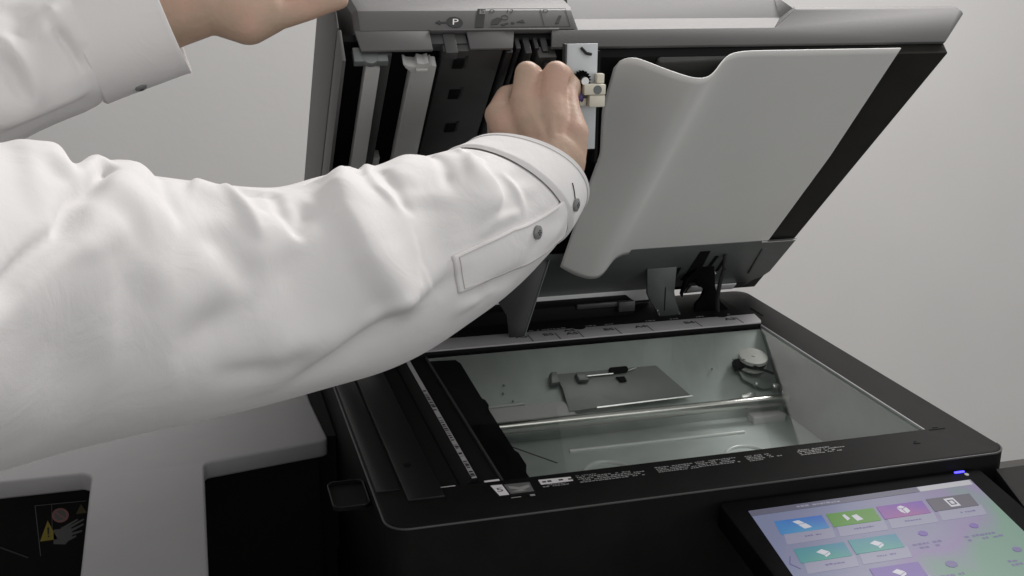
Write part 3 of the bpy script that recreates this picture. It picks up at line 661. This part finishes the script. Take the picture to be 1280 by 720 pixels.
def diagram(bm):
    for q in ([(-.372, .0332), (-.366, .0340), (-.361, .0395), (-.365, .0410), (-.370, .0385)], [(-.362, .0320), (-.357, .0345), (-.358, .0355), (-.364, .0335)], [(-.3545, .0340), (-.352, .0340), (-.352, .0360), (-.3545, .0360)], [(-.350, .0360), (-.343, .0350), (-.344, .0385)], [(-.317, .034), (-.314, .034), (-.3095, .0425), (-.3120, .0425)]):
        prism(bm, FF, q, .0, .0003)
    for (x0, x1, y0, y1) in ((-.3735, -.3270, .0308, .0311), (-.3270, -.3267, .031, .0500), (-.3730, -.3050, .0500, .0503), (-.327, -.3045, .0308, .0311), (-.3047, -.3044, .0308, .0503)):
        box(bm, FF, x0, x1, y0, y1, 0, .0002)
    k = 20
    ring = [(-.3590 + .003 * math.cos(2 * math.pi * i / k), .0405 + .0022 * math.sin(2 * math.pi * i / k)) for i in range(k)]
    for a, b in zip(ring, ring[1:] + ring[:1]): prism(bm, FF, [a, b, (b[0], b[1] + .0006), (a[0], a[1] + .0006)], .0, .0002)
one('diagram_print', diagram, ln, lid, smooth=False)
for s, u in (('D', -.3695), ('12', -.3545), ('D', -.3235)):
    text('diagram_mark', s, FF, u, .0470, .0004, .0058, ln, lid, shear=.3, sx=1.2)

# ------------------------------------------------------------------ grey unit at the left
fin = thing('finisher_cabinet', (-.66, .2, -.95), 'grey moulded finisher cover over black bays, left of the scanner, with a warning sticker', 'finisher')
ZT = -.04
def cover(bm):
    pl = [(-1.15, .190), (-.7260, .188), (-.7205, .183), (-.7180, .176), (-.7120, -.2), (-.626, -.2), (-.6222, .176), (-.6200, .1815), (-.6160, .1832), (-.512, .203), (-.508, .206), (-.5070, .211), (-.5125, .300), (-.515, .44), (-1.15, .44)]
    prism(bm, WF, pl, ZT - .0175, ZT)
one('top_cover', cover, M['cover'], fin, bevel=.0035, seg=3)
one('bay_wall', lambda bm: box(bm, WF, -1.15, -.516, .212, .43, -.95, ZT - .0176), M['matt'], fin)
one('cabinet_neck', lambda bm: box(bm, WF, -.5165, -.4972, .225, .438, -.95, -.046), M['matt'], fin)
one('tray_post', lambda bm: box(bm, WF, -.7090, -.6290, -.19, .2115, -.95, ZT - .0176), M['black'], fin)
BW = Frame((0, .212, 0), (1, 0, 0), (0, 0, 1), (0, -1, 0))
def onw(px, py):
    d = ROT @ np.array([(px - 640) / FPX, (py - 360) / FPX, 1.0]); t = (.211 - CAM[1]) / d[1]; q = CAM + t * d; return q[0], q[2]
ws = one('warning_sticker', lambda bm: prism(bm, BW, [(-.7720, -.1290), (-.719, -.1330), (-.719, -.0785), (-.7715, -.0775)], 0, .0006), M['matt'], fin, smooth=False)
def outline(bm):
    for q4 in ([(-.7720, -.1290), (-.7714, -.1290), (-.7709, -.0780), (-.7715, -.0780)], [(-.7715, -.0782), (-.7280, -.0790), (-.7280, -.0785), (-.7715, -.0776)], [(-.7603, -.1130), (-.7599, -.1130), (-.7570, -.0785), (-.7574, -.0785)]): prism(bm, BW, q4, .0006, .0009)
one('sticker_outline', outline, M['pictogram'], ws, smooth=False)
one('warning_triangle', lambda bm: prism(bm, BW, [(-.7706, -.1140), (-.7555, -.1138), (-.7622, -.0940)], .0006, .0010), M['yellow'], ws, smooth=False)
one('warning_mark', lambda bm: (prism(bm, BW, [(-.7636, -.1078), (-.7622, -.1078), (-.7616, -.1008), (-.7632, -.1008)], .0010, .0012), box(bm, BW, -.7636, -.7622, -.1106, -.1090, .0010, .0012)), M['ink'], ws, smooth=False)
def circ(bm, c, r, n0, n1, k=28): prism(bm, BW, [(c[0] + r * math.cos(2 * math.pi * i / k), c[1] + r * math.sin(2 * math.pi * i / k)) for i in range(k)], n0, n1)
one('prohibition_disc', lambda bm: circ(bm, (-.7510, -.0902), .0072, .0006, .0010), M['pink'], ws, smooth=False)
one('prohibition_field', lambda bm: circ(bm, (-.7510, -.0902), .0052, .0010, .0011), M['pictogram'], ws, smooth=False)
one('prohibition_bar', lambda bm: prism(bm, BW, [(-.7560, -.0860), (-.7548, -.0850), (-.7460, -.0944), (-.7472, -.0954)], .0011, .0012), M['pink'], ws, smooth=False)
def handp(bm):
    prism(bm, BW, [(-.7589, -.1118), (-.7581, -.1040), (-.7510, -.1040), (-.7460, -.1020), (-.7425, -.1050), (-.7430, -.1130), (-.7495, -.1200), (-.7595, -.1183)], .0006, .0010)
    for (x0, y0, x1, y1, w) in ((-.752, -.1045, -.7370, -.0965, .0011), (-.748, -.1050, -.7320, -.0972, .0011), (-.746, -.1080, -.7325, -.1020, .0011), (-.746, -.1110, -.7345, -.1085, .0011), (-.750, -.1170, -.7400, -.1130, .0012)):
        prism(bm, BW, [(x0, y0 - w * 1.3), (x0, y0 + w * 1.3), (x1, y1 + w * .7), (x1 + .0008, y1), (x1, y1 - w * .7)], .0006, .00098)
one('hand_pictogram', handp, M['pictogram'], ws, smooth=False)
one('warning_triangle', lambda bm: prism(bm, BW, [(-.7376, -.0910), (-.7285, -.0905), (-.7325, -.0814)], .0006, .0009), mat('dark_yellow', (.05, .038, .008), .6), ws, smooth=False)  # second triangle in a very dark yellow
one('bay_edge', lambda bm: prism(bm, BW, [(-.84, -.093), (-.7825, -.1284), (-.7825, -.1296), (-.84, -.0942)], 0, .0008), M['panel'], fin, smooth=False)

# ------------------------------------------------------------------ person
per = thing('person', tuple(at(-150, 600, .55)), 'person in a white button-cuff shirt, one hand in the raised feeder, the other propping it', 'person')

class Limb:
    """A sleeve: centres, radii and a local frame along a smooth path, with folds sculpted on it."""
    def __init__(self, stn, folds, seed, seam, noise_amp=.0009, slant=0.0):
        self.c = np.array([at(x, y, d) for x, y, hw, d in stn]); self.r = np.array([hw * d / FPX for x, y, hw, d in stn])
        self.folds = folds; self.seed = seed; self.na = noise_amp; self.seam = seam; self.slant = slant
        L = np.linalg.norm(np.diff(self.c, axis=0), axis=1); self.cum = np.concatenate([[0], np.cumsum(L)])
        self.ts = np.linspace(0, len(self.c) - 1.001, 900)
        self.tab = np.array([np.concatenate([f[0], [f[1]], f[3], f[4]]) for f in map(self.frame, self.ts)])
    def cr(self, a, s):
        n = len(a); i = min(int(s), n - 2); t = s - i
        p1, p2 = a[i], a[i + 1]; p0 = a[i - 1] if i > 0 else 2 * p1 - p2; p3 = a[i + 2] if i + 2 < n else 2 * p2 - p1
        return .5 * (2 * p1 + (p2 - p0) * t + (2 * p0 - 5 * p1 + 4 * p2 - p3) * t * t + (3 * p1 - p0 - 3 * p2 + p3) * t ** 3)
    def frame(self, s):
        c = self.cr(self.c, s); r = self.cr(self.r, s)
        e = .02; a = (self.cr(self.c, min(s + e, len(self.c) - 1.0001)) - self.cr(self.c, max(s - e, 0)))
        a /= np.linalg.norm(a)
        e1 = CAM - c; e1 -= e1.dot(a) * a; e1 /= np.linalg.norm(e1)
        e2 = np.cross(a, e1)
        if e2.dot(-down) < 0: e2 = -e2
        return c, r, a, e1, e2
    def disp(self, S, TH, R):
        """fold height at arrays of arc length, angle and radius"""
        S, TH, R = [np.asarray(x, float) for x in (S, TH, R)]
        n = len(S); wob = np.empty(n); wob2 = np.empty(n); nz = np.empty(n)
        for i in range(n):                           # a little wander keeps the folds from running ruler-straight
            p = Vector((S[i] * 9 + self.seed, math.cos(TH[i]) * 1.1, math.sin(TH[i]) * 1.1))
            wob[i] = noise.noise(p * 2.1 + Vector((7, 0, 0))); wob2[i] = noise.noise(p * 2.1 + Vector((0, 9, 0)))
            nz[i] = noise.noise(p * 1.3) * 2.2 + noise.noise(p * 3.1) * .6
        X = S + wob * .006; Y = TH * R + wob2 * .006
        idx = range(len(self.cum)); d = self.na * nz
        for pts_, A, wl, wr in self.folds:
            P = np.array([[np.interp(s_, idx, self.cum), q_ * np.interp(s_, idx, self.r)] for s_, q_ in pts_])
            seg = np.linalg.norm(np.diff(P, axis=0), axis=1); tot = seg.sum(); run = 0
            best = np.full(n, 1e9); u = np.zeros(n); side = np.zeros(n)
            for k in range(len(P) - 1):
                v = P[k + 1] - P[k]; rx, ry = X - P[k, 0], Y - P[k, 1]
                t = np.clip((rx * v[0] + ry * v[1]) / v.dot(v), 0, 1)
                dd = np.hypot(rx - t * v[0], ry - t * v[1]); m = dd < best
                best[m] = dd[m]; u[m] = ((run + t * seg[k]) / tot)[m]
                side[m] = np.sign(v[0] * ry - v[1] * rx)[m]
                run += seg[k]
            q0, q1 = abs(pts_[0][1]), abs(pts_[-1][1])
            f1 = np.clip(u / (.04 if q0 > 1.05 else .30), 0, 1); f2 = np.clip((1 - u) / (.04 if q1 > 1.05 else .34), 0, 1)
            fade = f1 * f1 * (3 - 2 * f1) * f2 * f2 * (3 - 2 * f2)
            d = d + 1.3 * A * fade * np.exp(-(best / np.where(side > 0, wl, wr)) ** 2)
        g0 = np.interp(self.seam - self.slant * np.sin(TH), idx, self.cum)     # the cuff is stiff; the cloth is gathered into it
        t = np.clip((S - g0 + .026) / .022, 0, 1); d = d * (1 - .9 * t * t * (3 - 2 * t))
        d = d + self.na * 1.0 * np.exp(-((S - g0 + .018) / .010) ** 2) * (np.cos(TH * 15 + 3 * wob) * .7 + np.cos(TH * 9 + 1.3) * .5)
        return d
    def tuck(self, s):
        g0 = np.interp(self.seam, range(len(self.cum)), self.cum); x = np.interp(s, range(len(self.cum)), self.cum)
        return -.0016 * float(np.clip((x - g0 + .003) / .004, 0, 1))
    def surfs(self, ss, tt, off=0.0, slant=False):
        idx = range(len(self.cum)); ss = np.asarray(ss, float); tt = np.asarray(tt, float)
        if slant: ss = np.clip(ss - self.slant * np.sin(tt), 0, len(self.c) - 1.001)
        T = np.stack([np.interp(ss, self.ts, self.tab[:, k]) for k in range(10)], axis=1)
        tw = (tt + math.pi) % (2 * math.pi) - math.pi
        rr = (T[:, 3] + self.disp(np.interp(ss, idx, self.cum), tw, T[:, 3]) + off)[:, None]
        return T[:, :3] + rr * (np.cos(tt)[:, None] * T[:, 4:7] + np.sin(tt)[:, None] * T[:, 7:10])
    def surf(self, s, th, off=0.0):
        return Vector(self.surfs([s], [th], np.array([off]))[0])
    def normal(self, s, th):
        a = self.surf(s + .03, th) - self.surf(s - .03, th); b = self.surf(s, th + .03) - self.surf(s, th - .03)
        n = a.cross(b).normalized(); c = Vector(self.frame(s)[0])
        return n if n.dot(self.surf(s, th) - c) > 0 else -n
    def tube(self, bm, s0, s1, ns, nt, off=0.0, cap=True, thick=.0):
        ss = list(np.linspace(s0, s1, ns)); oo = [off(float(x)) if callable(off) else off for x in ss]
        if thick: ss += [s1 + .012, s1, s1 - .25]; oo += [oo[-1] - thick * .5, oo[-1] - thick, oo[-1] - thick]
        SS = np.repeat(ss, nt); OO = np.repeat(oo, nt); TT = np.tile(2 * math.pi * np.arange(nt) / nt, len(ss))
        P = self.surfs(SS, TT, OO, True).reshape(len(ss), nt, 3)
        rings = [[bm.verts.new(p) for p in row] for row in P]
        for a, b in zip(rings, rings[1:]):
            for j in range(nt): bm.faces.new((a[j], a[(j + 1) % nt], b[(j + 1) % nt], b[j]))
        if cap: bm.faces.new(rings[0])

def q(*l):                                          # (s, height across the sleeve) -> (s, angle)
    return [(s, math.asin(max(-1, min(1, h)))) for s, h in l]
near = [(-330, 410, 250, .46), (-150, 395, 225, .535), (0, 382, 198, .60), (120, 381, 171, .645), (240, 377, 149, .69), (360, 364, 131, .735), (460, 337, 124, .775), (545, 302, 107, .81), (600, 275, 93, .84), (640, 245, 82, .865), (668, 211, 74, .89)]
nfolds = [
    (q((6.31, 0.98), (5.91, 0.72), (5.97, 0.40)), 0.0028, 0.0060, 0.0040),
    (q((7.39, 0.98), (6.99, 0.68), (6.75, 0.32)), -0.0024, 0.0040, 0.0050),
    (q((8.22, 0.97), (7.41, 0.67), (7.07, 0.33)), 0.0024, 0.0060, 0.0040),
    (q((7.83, 0.45), (7.77, 0.05), (7.69, -0.27)), 0.0020, 0.0050, 0.0040),
    (q((6.81, -0.17), (7.17, -0.10), (7.81, -0.15)), 0.0022, 0.0040, 0.0060),
    (q((6.35, 0.87), (6.11, 0.52), (6.25, 0.25)), -0.0020, 0.0050, 0.0050),
    (q((4.71, 0.90), (4.61, 0.72), (4.69, 0.57)), -0.0030, 0.0050, 0.0060),
    (q((4.15, 0.90), (4.13, 0.72), (4.13, 0.45)), 0.0028, 0.0060, 0.0050),
    (q((2.24, 1.00), (1.64, 0.70), (1.32, 0.47)), 0.0030, 0.0090, 0.0070),
    (q((3.45, 0.98), (3.27, 0.72), (3.17, 0.43)), -0.0026, 0.0060, 0.0070),
    (q((1.38, 0.18), (1.94, 0.35), (2.65, 0.50)), 0.0022, 0.0100, 0.0070),
    (q((5.05, -0.43), (5.43, -0.33), (5.83, -0.32)), 0.0022, 0.0050, 0.0070),
    (q((3.49, -0.60), (4.19, -0.60), (4.91, -0.55)), -0.0024, 0.0080, 0.0090),
    (q((6.27, -0.72), (6.77, -0.75), (7.35, -0.75)), 0.0020, 0.0050, 0.0050),
    (q((0.28, -0.15), (0.74, 0.07), (1.54, 0.37), (2.77, 0.90)), -0.0075, 0.0045, 0.0055),
    (q((0.45, -0.20), (0.95, 0.02), (1.75, 0.32), (2.95, 0.85)), 0.0045, 0.0140, 0.0280),
    (q((3.27, 0.98), (2.75, 0.70), (2.40, 0.40)), 0.0060, 0.0180, 0.0220),
    (q((3.25, 0.75), (2.83, 0.32), (2.58, -0.03)), 0.0035, 0.0120, 0.0300),
    (q((3.59, 0.62), (3.79, 0.33), (4.11, 0.07)), -0.0035, 0.0120, 0.0120),
    (q((3.75, 0.92), (4.13, 0.80), (4.21, 0.42)), 0.0035, 0.0180, 0.0140),
    (q((2.97, -0.48), (3.63, -0.20), (4.31, 0.12), (5.05, 0.37)), -0.0060, 0.0180, 0.0220),
    (q((4.57, 0.47), (4.79, 0.60), (5.09, 0.73)), -0.0045, 0.0080, 0.0070),
    (q((5.51, 0.92), (5.31, 0.55), (5.31, 0.13), (5.53, -0.27), (5.75, -0.45), (6.09, -0.45), (6.37, -0.33)), 0.0085, 0.0220, 0.0100),
    (q((4.39, -0.82), (5.01, -0.63), (5.65, -0.50), (6.35, -0.40), (6.77, -0.40)), -0.0050, 0.0080, 0.0120),
    (q((7.90, 0.78), (7.45, 0.52), (7.31, 0.18), (7.01, -0.15)), 0.0060, 0.0050, 0.0200),
    (q((8.36, 0.78), (8.45, 0.58), (8.75, 0.36)), -0.0022, 0.0035, 0.0035),
    (q((8.64, 0.48), (8.62, 0.08), (8.68, -0.47)), 0.0030, 0.0080, 0.0080),
    (q((5.99, 0.98), (5.51, 0.78), (5.17, 0.58)), 0.0035, 0.0100, 0.0080),
    (q((5.71, 0.97), (5.25, 0.78)), -0.0030, 0.0060, 0.0060),
    (q((6.91, 0.98), (6.29, 0.68)), 0.0030, 0.0140, 0.0140),
    (q((2.36, 0.98), (1.92, 0.73)), 0.0050, 0.0100, 0.0100),
    (q((2.73, 1.00), (2.08, 0.77)), -0.0040, 0.0060, 0.0060),
    (q((2.77, 0.97), (2.22, 0.72)), 0.0035, 0.0080, 0.0080),
    (q((4.53, 0.93), (4.29, 0.67)), -0.0035, 0.0100, 0.0100),
    (q((4.07, -0.53), (4.69, -0.47), (5.15, -0.33)), 0.0035, 0.0160, 0.0180),
    (q((0.60, 0.22), (1.20, -0.20), (2.08, -0.58)), -0.0040, 0.0300, 0.0300),
    (q((6.59, 0.48), (6.29, 0.03), (6.33, -0.23)), -0.0030, 0.0160, 0.0160),
    (q((6.63, -0.75), (7.01, -0.70), (7.73, -0.77)), -0.0030, 0.0080, 0.0080),
]
NL = Limb(near, nfolds, 2.0, 8.58, .0009, .45)
sleeve_bm = bmesh.new()
NL.tube(sleeve_bm, 0.0, 8.95, 260, 180, NL.tuck, cap=False)
far = [(-330, 190, 140, .70), (-150, 138, 112, .77), (0, 84, 90, .82), (74, 58, 84, .842), (104, 48, 79, .850), (208, 12, 76, .86)]
ffolds = [
    (q((1.35, -0.53), (1.62, -0.58), (2.04, -0.62), (2.61, -0.62), (3.8, -0.63)), 0.0055, 0.0160, 0.0060),
    (q((2.80, 0.30), (2.89, -0.10), (3.05, -0.55)), -0.0060, 0.0060, 0.0060),
    (q((3.2, 0.5), (3.3, 0.0), (3.6, -0.45)), 0.0040, 0.0080, 0.0080),
    (q((1.91, 0.42), (1.95, -0.03), (2.06, -0.58)), 0.0050, 0.0090, 0.0070),
    (q((1.85, 0.17), (1.87, -0.17), (1.94, -0.52)), -0.0045, 0.0070, 0.0070),
    (q((2.42, 0.68), (2.23, 0.38), (2.02, 0.15)), -0.0040, 0.0100, 0.0100),
    (q((3.63, 0.65), (2.93, 0.48), (2.67, 0.42)), 0.0040, 0.0060, 0.0060),
    (q((2.53, 0.55), (2.54, 0.25), (2.48, 0.00)), 0.0025, 0.0100, 0.0100),
]
FLm = Limb(far, ffolds, 9.0, 3.82, .0006)
FLm.tube(sleeve_bm, 0.0, 4.1, 140, 130, FLm.tuck, cap=False)
# shirt body between the two shoulders
SH_N, SH_F = Vector(at(-330, 410, .46)), Vector(at(-330, 190, .70))
def torso(bm):
    mid = (SH_N + SH_F) / 2 + Vector(-right * .14)
    across = (SH_F - SH_N); across.z = 0; half = across.length / 2; across.normalize(); front = Vector((-across.y, across.x, 0))
    rings = []
    for dz, ax, ay in ((.15, .055, .06), (.12, .075, .075), (.085, half * .85, .09), (.03, half * 1.05, .115), (-.1, half * 1.0, .125), (-.25, half * .95, .125), (-.45, half * .92, .12), (-.6, half * .95, .125)):
        rings.append([bm.verts.new(mid + Vector((0, 0, dz)) + across * (ax * math.cos(t)) + front * (ay * math.sin(t))) for t in [2 * math.pi * i / 40 for i in range(40)]])
    for a, b in zip(rings, rings[1:]):
        for j in range(40): bm.faces.new((a[j], a[(j + 1) % 40], b[(j + 1) % 40], b[j]))
    for S, cc in ((SH_N, NL.c[0]), (SH_F, FLm.c[0])):                # shoulder yokes
        tgt = mid + Vector((0, 0, .0)) + across * (half * .75 * (1 if (S - mid).dot(across) > 0 else -1))
        cyl(bm, tgt, Vector(cc) + (Vector(cc) - tgt).normalized() * .01, .085, .083, 40)
torso(sleeve_bm)
shirt = mk('shirt', sleeve_bm, M['shirt'], per, angle=180)
smo = shirt.modifiers.new('soften', 'SMOOTH'); smo.factor = .5; smo.iterations = 2
# cuffs
def coff(s): return .0004 + .0020 * min(1, (s - 8.58) / .10) + .0007 * math.exp(-((s - 9.42) / .05) ** 2)
cuf = one('cuff', lambda bm: NL.tube(bm, 8.58, 9.42, 34, 170, coff, cap=False, thick=.0018), M['shirt'], per, angle=60)
cuf2 = one('cuff', lambda bm: FLm.tube(bm, 3.85, 4.98, 30, 120, lambda s: .0010 + .0022 * min(1, (s - 3.85) / .08) + .0006 * math.exp(-((s - 5) / .06) ** 2), cap=False, thick=.0018), M['shirt'], per, angle=60)
def patch(bm, L, f0, f1, s0, s1, ns, nq, off, thick):
    top = []; 
    for i in range(ns + 1):
        s = s0 + (s1 - s0) * i / ns; a, b = f0(s), f1(s)
        top.append([L.surf(s, a + (b - a) * j / nq, off) for j in range(nq + 1)])
    V = [[bm.verts.new(p) for p in r] for r in top]
    for i in range(ns):
        for j in range(nq): bm.faces.new((V[i][j], V[i + 1][j], V[i + 1][j + 1], V[i][j + 1]))
pk = one('sleeve_placket', lambda bm: patch(bm, NL, lambda s: math.asin(np.interp(s, [6.42, 7.4, 8.95], [-.19, -.23, -.55])), lambda s: math.asin(np.interp(s, [6.42, 7.33, 8.95], [-.56, -.70, -.95])), 6.42, 8.90, 60, 18, .0014, .001), M['shirt'], shirt, angle=60)
so = pk.modifiers.new('thickness', 'SOLIDIFY'); so.thickness = .0014
def bead(bm, L, pts_, off, r):
    P = [L.surf(s, t, off) for s, t in pts_]
    for a, b in zip(P, P[1:]): cyl(bm, a, b, r, seg=6)
def lerp2(a, b, k): return [(a[0] + (b[0] - a[0]) * i / k, a[1] + (b[1] - a[1]) * i / k) for i in range(k + 1)]
def stitches(bm):
    A = lambda s_: math.asin(np.interp(s_, [6.42, 7.4, 8.95], [-.19, -.23, -.55])) - .035
    B = lambda s_: math.asin(np.interp(s_, [6.42, 7.33, 8.95], [-.56, -.70, -.95])) + .035
    bead(bm, NL, lerp2((6.50, A(6.5)), (6.50, B(6.5)), 12), .0017, .00035)
    bead(bm, NL, [(x, A(x)) for x in np.linspace(6.5, 8.7, 30)], .0017, .0003)
    bead(bm, NL, [(x, B(x)) for x in np.linspace(6.5, 8.8, 30)], .0017, .0003)
one('placket_stitching', stitches, M['seam'], pk)
one('cuff_stitching', lambda bm: bead(bm, NL, [(9.33 - .45 * math.sin(t), t) for t in np.linspace(-1.5, 1.5, 60)], .0026, .0003), M['seam'], cuf)
one('cuff_stitching', lambda bm: bead(bm, FLm, [(4.90, t) for t in np.linspace(-1.5, 1.5, 50)], .0028, .0003), M['seam'], cuf2)
def button(L, s, th, off, r, parent, hole=True):
    p = L.surf(s, th, off); n = L.normal(s, th)
    b = one('button', lambda bm: (cyl(bm, p, p + n * .0016, r, r * .95, 24), cyl(bm, p + n * .0016, p + n * .0024, r * .98, r * .7, 24)), M['button'], parent)
    x = n.orthogonal().normalized(); y = n.cross(x)
    def holes(bm):
        for a in (45, 135, 225, 315):
            c = p + (x * math.cos(R_(a)) + y * math.sin(R_(a))) * r * .28; cyl(bm, c + n * .0024, c + n * .0027, r * .13, seg=8)
    one('button_thread', holes, M['thread'], b)
    return p, n
button(NL, 9.14, math.asin(-.75), .0022, .0052, cuf)
button(NL, 7.96, math.asin(-.50), .0014, .0052, pk)
one('buttonhole', lambda bm: bead(bm, NL, lerp2((9.22, math.asin(-.52)), (9.15, math.asin(-.68)), 8), .0026, .0005), M['thread'], cuf)
button(FLm, 4.45, math.asin(-.93), .0028, .0045, cuf2)

# body: hands and forearms, one remeshed surface
def build_body():
    bm = bmesh.new()
    def ball(p, r):
        bmesh.ops.create_icosphere(bm, subdivisions=3, radius=r, matrix=Matrix.Translation(Vector(p)))
    def chain(pts_, step=.30):
        for (a, b) in zip(pts_, pts_[1:]):
            pa, pb = np.array(at(*a[:3])), np.array(at(*b[:3])); ra, rb = a[3], b[3]
            L = np.linalg.norm(pb - pa); n = max(2, int(L / (step * min(ra, rb))) + 1)
            for i in range(n + 1):
                t = i / n; ball(pa + (pb - pa) * t, ra + (rb - ra) * t)
    # near (right) hand
    chain([(655, 196, .888, .0150), (636, 166, .891, .0135), (624, 144, .896, .0118)])
    chain([(672, 190, .884, .0155), (661, 152, .885, .0140), (655, 125, .887, .0112)])
    chain([(690, 190, .884, .0155), (690, 152, .885, .0140), (689, 124, .888, .0112)])
    chain([(706, 200, .886, .0155), (714, 168, .889, .0140), (710, 142, .896, .0108)])
    chain([(715, 190, .890, .0120), (718, 165, .893, .0115)])
    chain([(624, 144, .896, .0112), (634, 122, .912, .0100), (650, 116, .930, .0085), (660, 120, .937, .0078)])
    chain([(655, 125, .887, .0108), (659, 92, .891, .0101), (666, 94, .915, .0090), (672, 108, .926, .0080)])
    chain([(689, 124, .888, .0108), (695, 92, .892, .0103), (704, 95, .912, .0090), (706, 108, .924, .0080)])
    chain([(710, 142, .896, .0105), (709, 118, .905, .0086), (714, 106, .913, .0078), (716, 113, .918, .0070)])
    chain([(660, 195, .895, .0200), (635, 172, .905, .0165), (628, 150, .922, .0130), (645, 132, .937, .0110), (662, 128, .945, .0090)])
    chain([(690, 200, .890, .0270), (672, 225, .880, .0290), (640, 255, .862, .0320), (545, 305, .812, .042), (360, 366, .735, .046), (120, 385, .648, .052), (-150, 398, .535, .056), (-330, 410, .46, .055)], .25)
    for a_, b_ in (((683, 182, .8700, .004), (657, 128, .8785, .0045)), ((690, 182, .8690, .004), (690, 128, .8790, .0045))): chain([a_, b_])
    # far (left) hand propping the lid
    chain([(336, 18, .874, .0140), (358, 17, .876, .0108), (385, 11, .879, .0092), (408, 4, .880, .0082), (424, 0, .881, .0074)])
    chain([(270, 8, .866, .0215), (310, 24, .870, .0198), (336, 17, .874, .0160)])
    chain([(250, 2, .864, .0230), (300, -12, .872, .0200), (350, -34, .882, .0140), (395, -44, .892, .0098), (428, -40, .900, .0088), (442, -27, .905, .0075)])
    chain([(300, -22, .876, .0180), (350, -52, .890, .0130), (398, -64, .903, .0100), (435, -56, .914, .0088), (450, -38, .919, .0075)])
    chain([(295, -35, .880, .0170), (345, -70, .898, .0120), (392, -84, .914, .0096), (430, -76, .926, .0086), (446, -57, .932, .0075)])
    chain([(285, -45, .884, .0160), (332, -88, .905, .0110), (372, -104, .920, .0084), (406, -97, .934, .0076), (422, -80, .940, .0070)])
    chain([(250, 2, .864, .0270), (210, 13, .860, .0290), (128, 42, .852, .0330), (0, 86, .82, .04), (-150, 138, .77, .05), (-330, 190, .70, .05)], .25)
    # shoulders joined inside the shirt
    a, b = np.array(NL.c[0]), np.array(FLm.c[0]); mid = (a + b) / 2 - right * .14
    for t in np.linspace(0, 1, 14):
        ball(a + (mid - a) * t, .05); ball(b + (mid - b) * t, .05)
    for z in np.linspace(0, .13, 6): ball(mid + np.array([0, 0, z]), .05)
    me = bpy.data.meshes.new('person_body'); bm.to_mesh(me); bm.free()
    o = bpy.data.objects.new('body', me); scene.collection.objects.link(o)
    r = o.modifiers.new('r', 'REMESH'); r.mode = 'VOXEL'; r.voxel_size = .0018; r.use_smooth_shade = True
    s = o.modifiers.new('s', 'SMOOTH'); s.factor = .5; s.iterations = 4
    dg = bpy.context.evaluated_depsgraph_get()
    m2 = bpy.data.meshes.new_from_object(o.evaluated_get(dg))
    o.modifiers.clear(); o.data = m2; m2.name = 'body'; bpy.data.meshes.remove(me)
    for p in m2.polygons: p.use_smooth = True
    m2.materials.clear(); m2.materials.append(M['skin'])
    adopt(o, per)
    return o
build_body()
